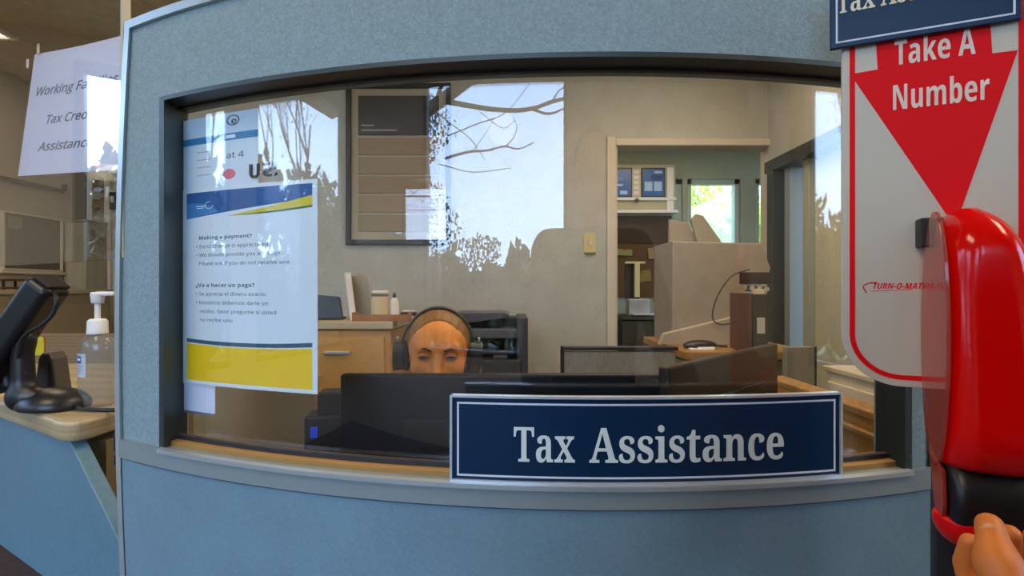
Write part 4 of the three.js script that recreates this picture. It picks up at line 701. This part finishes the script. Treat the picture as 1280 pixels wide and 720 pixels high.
// glass guard over the counter with a taped notice
const GP = plane(V(-.598, 1.345, -.79), V(.75, 0, .44), V(0, 1, 0));
{
  const g = onPlane(GP, 'glass_guard', 'clear hanging glass guard over the counter, mirroring a bright window', 'glass guard');
  mesh('pane', box(.92, CH - 1.35, .006, -.46, (CH - 1.35) / 2, 0), glassMat(0xffffff, 1.55), g);
  mesh('edge_post', rbox(.008, CH - 1.345, .012, .002, .004, (CH - 1.345) / 2, 0), mat(0xb5a88a, .4, { metalness: .2 }), g);
  mesh('top_channel', rbox(.94, .03, .024, .004, -.46, CH - 1.345 - .016, 0), M.aluminium, g);
  const n = onPlane(GP, 'taped_notice', 'white paper notice reading Working Families Tax Credit Assistance, taped behind the glass guard', 'notice'), q = (x, y) => GP.at(x, y, -.006);
  const TL = q(43, 68), TR = q(163, 41), BL = q(22, 220), BR = q(150, 212), b = new THREE.BoxGeometry(1, 1, .0012, 8, 8, 1), p = b.attributes.position;
  for (let i = 0; i < p.count; i++) { const s = p.getX(i) + .5, t = p.getY(i) + .5, m = [0, 1].map((a) => (BL[a] * (1 - s) + BR[a] * s) * (1 - t) + (TL[a] * (1 - s) + TR[a] * s) * t); p.setXYZ(i, m[0], m[1], p.getZ(i) - .007 - .004 * Math.sin(s * 3.1) * t); }
  b.computeVertexNormals();
  mesh('sheet', b, mat(0xffffff, .7, { map: canvasTex(512, 640, (c, w, h) => { c.fillStyle = '#dcdcea'; c.fillRect(0, 0, w, h); c.fillStyle = '#4c5666'; c.textAlign = 'center'; c.font = 'italic 60px sans-serif'; c.strokeStyle = c.fillStyle; c.lineWidth = 2.4; for (const [t, x, y, m] of [['Working Families', .49, .34, .84], ['Tax Credit', .48, .58, .5], ['Assistance', .47, .8, .58]]) { c.fillText(t, w * x, h * y, w * m); c.strokeText(t, w * x, h * y, w * m); } }) }), n);
  const tp = q(49, 62), tp2 = q(36, 80); mesh('tape', rbox(.012, .02, .001, .0004, tp[0], tp[1], -.0045), mat(0xbfae90, .3), n); mesh('tape', rbox(.012, .018, .001, .0004, tp2[0], tp2[1], -.0045), mat(0xbfae90, .3), n);
}
{ // the far left: cupboards and screens on the left wall
  const LP = plane(V(XL + .001, H, -3.5), V(0, 0, -1), V(0, 1, 0)), q = (x, y, o = 0) => LP.at(x, y, o);
  const slab = (name, parent, x0, y0, x1, y1, t, m) => { const a = q(x0, y0, t), b = q(x1, y1, t), w = b[0] - a[0], h = a[1] - b[1]; return mesh(name, rbox(w, h, t, .004, a[0] + w / 2, b[1] + h / 2, t / 2), m, parent); };
  let g = onPlane(LP, 'wall_rail', 'thin dark rail running along the far left wall', 'rail'); slab('strip', g, -40, 216, 84, 239.5, .02, M.darkPlastic); const pr = q(80, 234, .02); mesh('end_stop', rbox(.02, .05, .03, .003, pr[0] + .01, pr[1], .015), M.darkPlastic, g); g.children[0].geometry = (() => { const a = q(-30, 217, .02), b = q(81, 238, .02); return rbox(b[0] - a[0], .03, .02, .004, (a[0] + b[0]) / 2, (a[1] + b[1]) / 2, .01); })();
  g = onPlane(LP, 'grey_board', 'grey framed board with a pale label on the far left wall', 'board'); const a = q(4, 263, .03), b = q(79, 340, .03), w = b[0] - a[0], h = a[1] - b[1];
  mesh('frame', extrude(rectPts(a[0], b[1], b[0], a[1]), .02, .002, [rectPts(a[0] + .012, b[1] + .012, b[0] - .012, a[1] - .012)]).translate(0, 0, .01), M.cream, g); mesh('face', box(w - .02, h - .02, .014, a[0] + w / 2, b[1] + h / 2, .01), mat(0x6c665a, .6, { map: GR.soft }), g); mesh('label', box(.1, .08, .003, a[0] + .09, a[1] - .07, .019), mat(0x8d8773, .7), g); mesh('foot_rail', rbox(w + .04, .02, .04, .004, a[0] + w / 2, b[1] - .012, .02), M.cream, g);
  g = thing('side_cupboard', 'beige base cupboard along the far left wall, under the grey board', 'cupboard', V(XL + .22, 0, -3.2)); const cy = yAt(362, 3.2); mesh('body', rbox(.4, cy - .03, 1.2, .005, 0, (cy - .03) / 2, 0), mat(0xa08c66, .6, { map: GR.soft }), g); mesh('top', rbox(.43, .03, 1.22, .005, 0, cy - .015, 0), mat(0xb3a27e, .5), g); mesh('door', rbox(.012, cy - .2, .56, .003, .206, cy / 2, .29), mat(0xa08c66, .6), g); mesh('door', rbox(.012, cy - .2, .56, .003, .206, cy / 2, -.29), mat(0xa08c66, .6), g);
  g = thing('desk_tray', 'flat dark wire tray on the beige base cupboard at the far left', 'tray', V(XL + .26, cy, -3.2)); mesh('lower_tier', rbox(.24, .012, .32, .003, 0, .01, 0), M.brownWood, g); mesh('upper_tier', rbox(.24, .012, .32, .003, 0, .06, 0), M.brownWood, g); for (const [sx, sz] of [[1, 1], [1, -1], [-1, 1], [-1, -1]]) mesh('leg', rbox(.012, .066, .012, .002, sx * .11, .033, sz * .15), M.darkPlastic, g);
  g = thing('tall_cabinet', 'tall pale cabinet at the left end of the rear wall, behind the sanitizer', 'cabinet', V(-3.305, 0, -3.87)); mesh('body', rbox(.17, yAt(276, 3.8), .2, .005, 0, yAt(276, 3.8) / 2, -.1), mat(0xb9ae90, .6, { map: GR.soft }), g); mesh('top', rbox(.18, .02, .22, .003, 0, yAt(276, 3.8) + .01, -.1), mat(0x9b9072, .6), g);
  g = structGroup('door_3'); const z = -4.1 + .012; mesh('side_trim', rbox(.045, 2.2, .03, .004, xAt(115, 4.1), 1.1, z), M.trimPaint, g); mesh('door_leaf', rbox(.11, 2.16, .02, .003, xAt(126, 4.1), 1.08, z), mat(0x8a6a45, .5, { map: GR.wood }), g); mesh('side_trim', rbox(.05, 2.2, .03, .004, xAt(137, 4.1), 1.1, z), M.trimPaint, g); mesh('head_trim', rbox(.2, .05, .03, .004, xAt(126, 4.1), 2.2, z), M.trimPaint, g); mesh('corner_line', rbox(.016, 2.2, .034, .002, xAt(110.5, 4.1), 1.1, z), M.blackPlastic, g);  // the black strip stands for the dark line of the wall corner
  g = thing('wall_control', 'small dark wall control with a pale centre beside the far left door', 'control', V(xAt(141, 4.07), yAt(251, 4.07), -4.072)); mesh('case', rbox(.05, .14, .02, .004, 0, 0, 0), M.darkPlastic, g); mesh('display', rbox(.026, .05, .004, .001, 0, .01, .011), M.cream, g);
}

// ------------------------------------------------------------------ outside the windows (seen through the doorway and mirrored in the glass)
const mirrorRay = (px, py) => { const u = (px - 640) / F; let d = D0; for (let i = 0; i < 80; i++) d = -zf(u * d) + .034; const p = P(px, py, d), r = p.clone().sub(V(0, H, 0)).normalize(), n = V(2 * K * (p.x - X0), 0, 1).normalize(); return [p, r.addScaledVector(n, -2 * r.dot(n))]; };
const outside = (px, py, t) => { const [p, r] = mirrorRay(px, py); return p.addScaledVector(r, t); };    // where the panes show the outdoors, t metres beyond the glass
const leafGeo = (() => { const g = new THREE.BufferGeometry(); g.setAttribute('position', new THREE.Float32BufferAttribute([0, 0, 0, .32, .06, .5, 0, .02, 1, -.32, .06, .5], 3)); g.setIndex([0, 1, 2, 0, 2, 3]); g.computeVertexNormals(); return g; })();
const leafMat = (c) => mat(c, .7, { side: THREE.DoubleSide, transmission: .35, thickness: 0 });
function foliage(parent, spots, size, m, name = 'foliage') {
  const o = new THREE.InstancedMesh(leafGeo, m, spots.length), t = new THREE.Object3D(); o.name = name; o.userData.kind = 'stuff'; o.castShadow = o.receiveShadow = true;
  spots.forEach((p, i) => { t.position.copy(p); t.rotation.set(rr(0, 6.28), rr(0, 6.28), rr(0, 6.28)); t.scale.setScalar(size * rr(.6, 1.4)); t.updateMatrix(); o.setMatrixAt(i, t.matrix); });
  parent.add(o); return o;
}
function grow(list, tips, a, dir, len, r, depth, spread) {
  const pts = [a.clone()], d = dir.clone(), p = a.clone();
  for (let i = 0; i < 4; i++) { d.add(V(rr(-.22, .22), rr(-.05, .16), rr(-.22, .22))).normalize(); p.addScaledVector(d, len / 4); pts.push(p.clone()); }
  list.push(taperTube(pts, r, r * .5, 8, 6)); tips.push(pts[3], pts[4]);
  if (depth > 0) for (let i = 0; i < 3; i++) { const q = d.clone().add(V(rr(-1, 1), rr(-.3, .6), rr(-1, 1)).multiplyScalar(spread)).normalize(); grow(list, tips, pts[2 + Math.floor(rr(0, 3))], q, len * rr(.55, .8), r * .5, depth - 1, spread); }
}
function tree(name, label, base, h, r, depth, leaves, size, color, spread = .8, radius = .5) {
  const g = thing(name, label, 'tree', base, 0), list = [], tips = [];
  grow(list, tips, V(0, -.15, 0), V(0, 1, 0), h * .5, r, depth, spread); mesh('trunk', list, M.bark, g);
  if (leaves) foliage(g, Array.from({ length: leaves }, () => { const t = tips[Math.floor(rnd() * tips.length)]; return t.clone().add(V(rr(-1, 1), rr(-1, 1), rr(-1, 1)).multiplyScalar(radius)); }), size, leafMat(color));
  return g;
}
function hedge(label, a, b, h, thick, n, color, ragged = .35, high = () => 1, open = null) {
  const g = thing('hedge', label, 'hedge', V(0, 0, 0)), spots = [], L = a.distanceTo(b), e = b.clone().sub(a).normalize(), s = V(-e.z, 0, e.x);
  for (let i = 0; i < n; i++) { const t = rnd(), z = a.z + (b.z - a.z) * t, top = h * high(z) * (1 + ragged * .4 * (Math.sin(t * L * 1.9) + .7 * Math.sin(t * L * 4.3 + 1) + rr(-.5, .5))); const y = Math.pow(rnd(), .7) * top; if (open && open(z, y)) continue; spots.push(a.clone().addScaledVector(e, t * L).addScaledVector(s, rr(-.5, .5) * thick).setY(y)); }
  foliage(g, spots, .34, leafMat(color));
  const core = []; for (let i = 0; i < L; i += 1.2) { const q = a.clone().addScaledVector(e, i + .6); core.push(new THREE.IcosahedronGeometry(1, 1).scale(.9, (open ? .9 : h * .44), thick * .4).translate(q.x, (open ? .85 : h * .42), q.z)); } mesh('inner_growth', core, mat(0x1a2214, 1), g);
  return g;
}
hedge('dark leafy hedge outside the window behind the visitor', V(-9, 0, 9.5), V(5, 0, 10.5), 1.75, 1.4, 9000, 0x32421f);
hedge('dark leafy hedge outside the left windows', V(-10.5, 0, -7), V(-10.5, 0, 11.5), 3.7, 1.4, 15000, 0x2c3a1c, .3, (z) => .5 + .5 * THREE.MathUtils.smoothstep(z, -3.2, -1.7), (z, y) => z > -1 && z < 5.5 && y > 1.8 && y < 2.45 && Math.sin(z * 5.1) + Math.sin(z * 11.7 + y * 9) > -.6);
hedge('dark leafy hedge outside the right window', V(9.5, 0, -4), V(9.5, 0, 9), 2.7, 1.4, 7000, 0x2c3a1c);
tree('bare_tree', 'leafless branching tree outside the left windows, mirrored beside the mullion', V(-8.6, 0, 2.2), 6.2, .13, 5, 500, .06, 0x3c4a24, .75, .35);
tree('bare_tree', 'thin forked tree outside the left windows near the building corner', V(-7.6, 0, 4.3), 6, .11, 5, 900, .07, 0x3c4a24, .7, .4);
tree('bare_tree', 'slender bare tree outside the left windows, mirrored above the poster', V(-9.2, 0, -.1), 5.6, .09, 4, 100, .06, 0x3c4a24, .8, .35);
tree('leafy_tree', 'leafy tree outside the leftmost window, mirrored in the glass guard', V(-8.2, 0, -1.9), 1.5, .08, 3, 1800, .075, 0x3f5a2a, .7, .55);
tree('bare_tree', 'bare branching tree outside the right window, mirrored beside the red border', V(7.6, 0, 2.7), 5.8, .12, 5, 500, .06, 0x3c4a24, .75, .35);
{ // the big tree whose limbs cross the mirrored sky
  const at = (t) => (q) => outside(q[0], q[1], t), T = 9.2, L = (pts, t, r0, r1) => taperTube(pts.map(at(t)), r0, r1, 30, 8), base = outside(500, 240, T).setY(0);
  const g = thing('large_tree', 'big tree whose dark limbs cross the mirrored sky in the window', 'tree', V(0, 0, 0));
  const limbs = [taperTube([base.clone().setY(-.2), base.clone().setY(1.6), outside(505, 200, T), outside(532, 142, T)], .3, .2, 24, 10)];
  mesh('trunk', limbs, M.bark, g);
  for (const [p, r0, r1] of [
    [[[518, 158], [531, 142], [565, 116], [602, 90], [640, 64]], .15, .1], [[[545, 126], [553, 105], [572, 86], [590, 70]], .06, .04], [[[552, 126], [580, 131], [612, 136], [645, 138], [668, 135], [690, 127], [718, 121]], .055, .035], [[[664, 136], [684, 142], [700, 138], [716, 128]], .03, .015],
    [[[672, 78], [692, 90], [716, 101]], .05, .03], [[[556, 198], [585, 190], [610, 188], [630, 183], [648, 186], [668, 178]], .03, .012], [[[632, 183], [642, 172], [646, 158], [641, 146]], .016, .008], [[[560, 170], [596, 155], [630, 142], [652, 118], [668, 96]], .014, .008], [[[592, 188], [606, 168], [618, 148]], .012, .006], [[[600, 140], [630, 160], [644, 150]], .01, .006], [[[528, 128], [560, 152], [590, 176], [606, 200]], .016, .008], [[[548, 205], [590, 215], [640, 210]], .01, .006], [[[690, 127], [700, 112], [712, 108]], .02, .01]]) mesh('limb', L(p, T, r0, r1), M.bark, g);
  const spots = []; for (let i = 0; i < 1500; i++) { const y = rr(120, 330), w = 20 + 16 * Math.sin(y * .05) + (y > 230 ? 14 : 0); spots.push(outside(530 + (Math.pow(rnd(), 1.6)) * w + rr(-14, 4), y, T + rr(-.8, .8))); }
  for (let i = 0; i < 500; i++) spots.push(outside(rr(575, 625), rr(296, 334), T + rr(-.5, .5)));
  foliage(g, spots, .1, leafMat(0x2f3d1e));
}
// bright garden beyond the far room
hedge('sunlit yellow green shrubs outside the far window', V(.4, 0, -10.2), V(7.5, 0, -10.6), 2.55, 1.6, 8000, 0xc8e04a, .3);
tree('sunlit_tree', 'sunlit young tree seen through the far window', V(4.3, 0, -11.4), 3.6, .09, 3, 1500, .13, 0xc8e058, .7, .5);
tree('bare_tree', 'leaning bare tree seen through the far window', V(5.6, 0, -9.6), 5.2, .07, 5, 120, .08, 0x7d9440, .85, .35);
{ const g = thing('added_pale_wall', 'pale wall pieces added behind the left hedge to catch the sun', 'wall', V(-12.2, 0, 0)); mesh('wall', box(.25, 1.5, 15, 0, .75, 1), mat(0xd8cdb4, .9), g); mesh('coping', box(.34, .08, 15, 0, 1.54, 1), mat(0xd8cdb4, .9), g); }  // unseen wall, invented for bright glints between the mirrored hedge leaves
// ------------------------------------------------------------------ the visitor: the camera hangs on the chest, one hand reaches for a ticket
{
  const g = thing('person', 'visitor in dark clothing whose hand reaches up to the red dispenser mouth', 'person');
  const bx = .21, bz = .2, S = [V(bx - .2, 1.395, bz), V(bx + .2, 1.395, bz)], E = [V(bx - .26, 1.1, bz + .02), V(.5, 1.06, -.03)], Wr = [V(bx - .25, .88, bz - .1), P(1345, 880, .335)];
  const bodyF = blend([ell(V(bx, 1.21, bz), V(.18, .25, .115)), ell(V(bx, 1.0, bz), V(.17, .18, .12)), cap(V(S[0].x + .05, 1.405, bz), V(S[1].x - .05, 1.405, bz), .06, .06), cap(V(bx, 1.42, bz), V(bx, 1.55, bz - .01), .062, .058), cap(S[0], E[0], .058, .045), cap(E[0], Wr[0], .043, .03), cap(S[1], E[1], .058, .045), cap(E[1], Wr[1], .043, .03),
    cap(V(bx - .1, .92, bz), V(bx - .11, .5, bz), .095, .06), cap(V(bx + .1, .92, bz), V(bx + .11, .5, bz), .095, .06), cap(V(bx - .11, .5, bz), V(bx - .11, .09, bz + .02), .06, .04), cap(V(bx + .11, .5, bz), V(bx + .11, .09, bz + .02), .06, .04), cap(V(bx - .12, .045, bz + .02), V(bx - .14, .04, bz - .15), .045, .038), cap(V(bx + .12, .045, bz + .02), V(bx + .14, .04, bz - .15), .045, .038)], .04);
  const hc = V(bx, 1.63, bz - .01), headF = (x, y, z) => { x -= hc.x; y -= hc.y; z -= hc.z; let d = smin(ell(V(0, .03, .018), V(.075, .092, .097))(x, y, z), ell(V(0, -.045, -.012), V(.062, .082, .073))(x, y, z), .04); d = smin(d, cap(V(0, .004, -.082), V(0, -.036, -.103), .008, .012)(x, y, z), .014); for (const s of [-1, 1]) { d = smax(d, -ell(V(s * .031, 0, -.1), V(.019, .012, .02))(x, y, z), .012); d = smin(d, ell(V(s * .078, -.01, .012), V(.009, .03, .019))(x, y, z), .008); } return smin(d, ell(V(0, -.068, -.082), V(.024, .009, .011))(x, y, z), .01); };
  const head = netMesh((x, y, z) => smin(headF(x, y, z), cap(V(bx, 1.47, bz), V(bx, 1.57, bz - .01), .06, .058)(x, y, z), .03), [bx - .1, 1.47, bz - .15], [bx + .1, 1.78, bz + .14], .005);
  // reaching right hand: palm low, fingers up, thumb in front
  const chains = [];
  const finger = (pts, r) => { for (let i = 0; i < pts.length - 1; i++) chains.push(cap(pts[i], pts[i + 1], r[i], r[i + 1])); };
  const palm = blend([cap(P(1262, 812, .385), P(1340, 880, .34), .021, .024), cap(P(1288, 800, .392), P(1345, 872, .345), .02, .023), cap(P(1314, 800, .39), P(1352, 866, .345), .019, .022), cap(P(1338, 806, .38), P(1360, 860, .345), .017, .022)], .02);
  finger([P(1262, 812, .39), P(1218, 742, .415), P(1207, 704, .418), P(1213, 678, .412)], [.0105, .0095, .0085, .0072]);        // index
  finger([P(1288, 800, .394), P(1268, 730, .42), P(1262, 694, .42), P(1262, 668, .412)], [.0108, .0098, .0088, .0076]);       // middle
  finger([P(1314, 800, .392), P(1302, 732, .42), P(1296, 698, .42), P(1292, 672, .412)], [.0102, .0094, .0084, .0072]);        // ring
  finger([P(1338, 806, .382), P(1334, 752, .405), P(1328, 722, .405), P(1322, 702, .4)], [.0092, .0083, .0075, .0065]);        // little
  const thumb = blend([cap(P(1335, 862, .338), P(1278, 782, .345), .016, .0145), cap(P(1278, 782, .345), P(1248, 706, .372), .0135, .0118), cap(P(1248, 706, .372), P(1237, 657, .392), .0122, .0092)], .012);
  const handF = (x, y, z) => { let f = 1e3; for (const c of chains) f = Math.min(f, c(x, y, z)); let d = smin(palm(x, y, z), f, .009); d = smin(d, thumb(x, y, z), .006); return smin(d, cap(P(1340, 876, .34), Wr[1], .024, .029)(x, y, z), .02); };
  const lo = V(.3, .9, -.48), hand = netMesh(handF, [.31, .96, -.46], [.43, 1.16, -.28], .0026);
  const lw = Wr[0], lf = [cap(lw, lw.clone().add(V(.0, -.06, -.03)), .03, .036)]; for (let j = 0; j < 4; j++) { const o = -.028 + j * .019; lf.push(cap(lw.clone().add(V(o * .3, -.09, -.045 + o)), lw.clone().add(V(o * .3 + .008, -.135 + Math.abs(j - 1.4) * .008, -.05 + o * 1.1)), .01, .009), cap(lw.clone().add(V(o * .3 + .008, -.135 + Math.abs(j - 1.4) * .008, -.05 + o * 1.1)), lw.clone().add(V(o * .3 + .03, -.165 + Math.abs(j - 1.4) * .008, -.045 + o * 1.1)), .009, .0075)); } lf.push(cap(lw.clone().add(V(0, -.03, -.04)), lw.clone().add(V(.02, -.075, -.08)), .013, .01));
  const lh = netMesh(blend(lf, .014), [lw.x - .08, lw.y - .2, lw.z - .14], [lw.x + .1, lw.y + .05, lw.z + .06], .0045);
  mesh('body', [netMesh(bodyF, [bx - .42, -.02, bz - .62], [bx + .42, 1.56, bz + .16], .015), head, hand, lh], mat(0xd0762e, .5), g);
  const nail = (a, b, r, w) => { const dir = b.clone().sub(a).normalize(), q = new THREE.SphereGeometry(1, 14, 10).scale(w, r * 1.0, .0016); const n = V(0, H, 0).sub(b).normalize(), ex = V().crossVectors(dir, n).normalize(), ny = V().crossVectors(n, ex); q.applyMatrix4(new THREE.Matrix4().makeBasis(ex, ny, n).setPosition(b.clone().addScaledVector(n, .0086).addScaledVector(dir, -.002))); return q; };
  mesh('thumb_nail', nail(P(1248, 706, .372), P(1238, 664, .39), .0075, .0062), mat(0xd9946a, .3), g);
  const cuff = (x, y, z) => Math.min(Math.hypot(x - Wr[1].x, y - Wr[1].y, z - Wr[1].z) - .045, Math.hypot(x - Wr[0].x, y - Wr[0].y, z - Wr[0].z) - .06);
  mesh('jacket', netMesh((x, y, z) => smax(smax(smax(bodyF(x, y, z) - .014, y - 1.47, .01), .84 - y, .01), -cuff(x, y, z), .008), [bx - .45, .8, bz - .62], [bx + .45, 1.56, bz + .2], .014), mat(0x1b1e26, .9), g);
  mesh('trousers', netMesh((x, y, z) => smax(smax(bodyF(x, y, z) - .012, y - .88, .01), .09 - y, .01), [bx - .3, .05, bz - .2], [bx + .3, .95, bz + .2], .016), mat(0x1d1f25, .9), g);
  mesh('hair', netMesh((x, y, z) => smax(smax(headF(x, y, z) - .009, -(z - hc.z + .03 + .9 * (y - hc.y - .085)), .01), hc.y - .05 - y, .01), [bx - .11, 1.53, bz - .16], [bx + .11, 1.81, bz + .16], .006), mat(0x2a1f16, .7), g);
}
renderer.render(scene, camera);
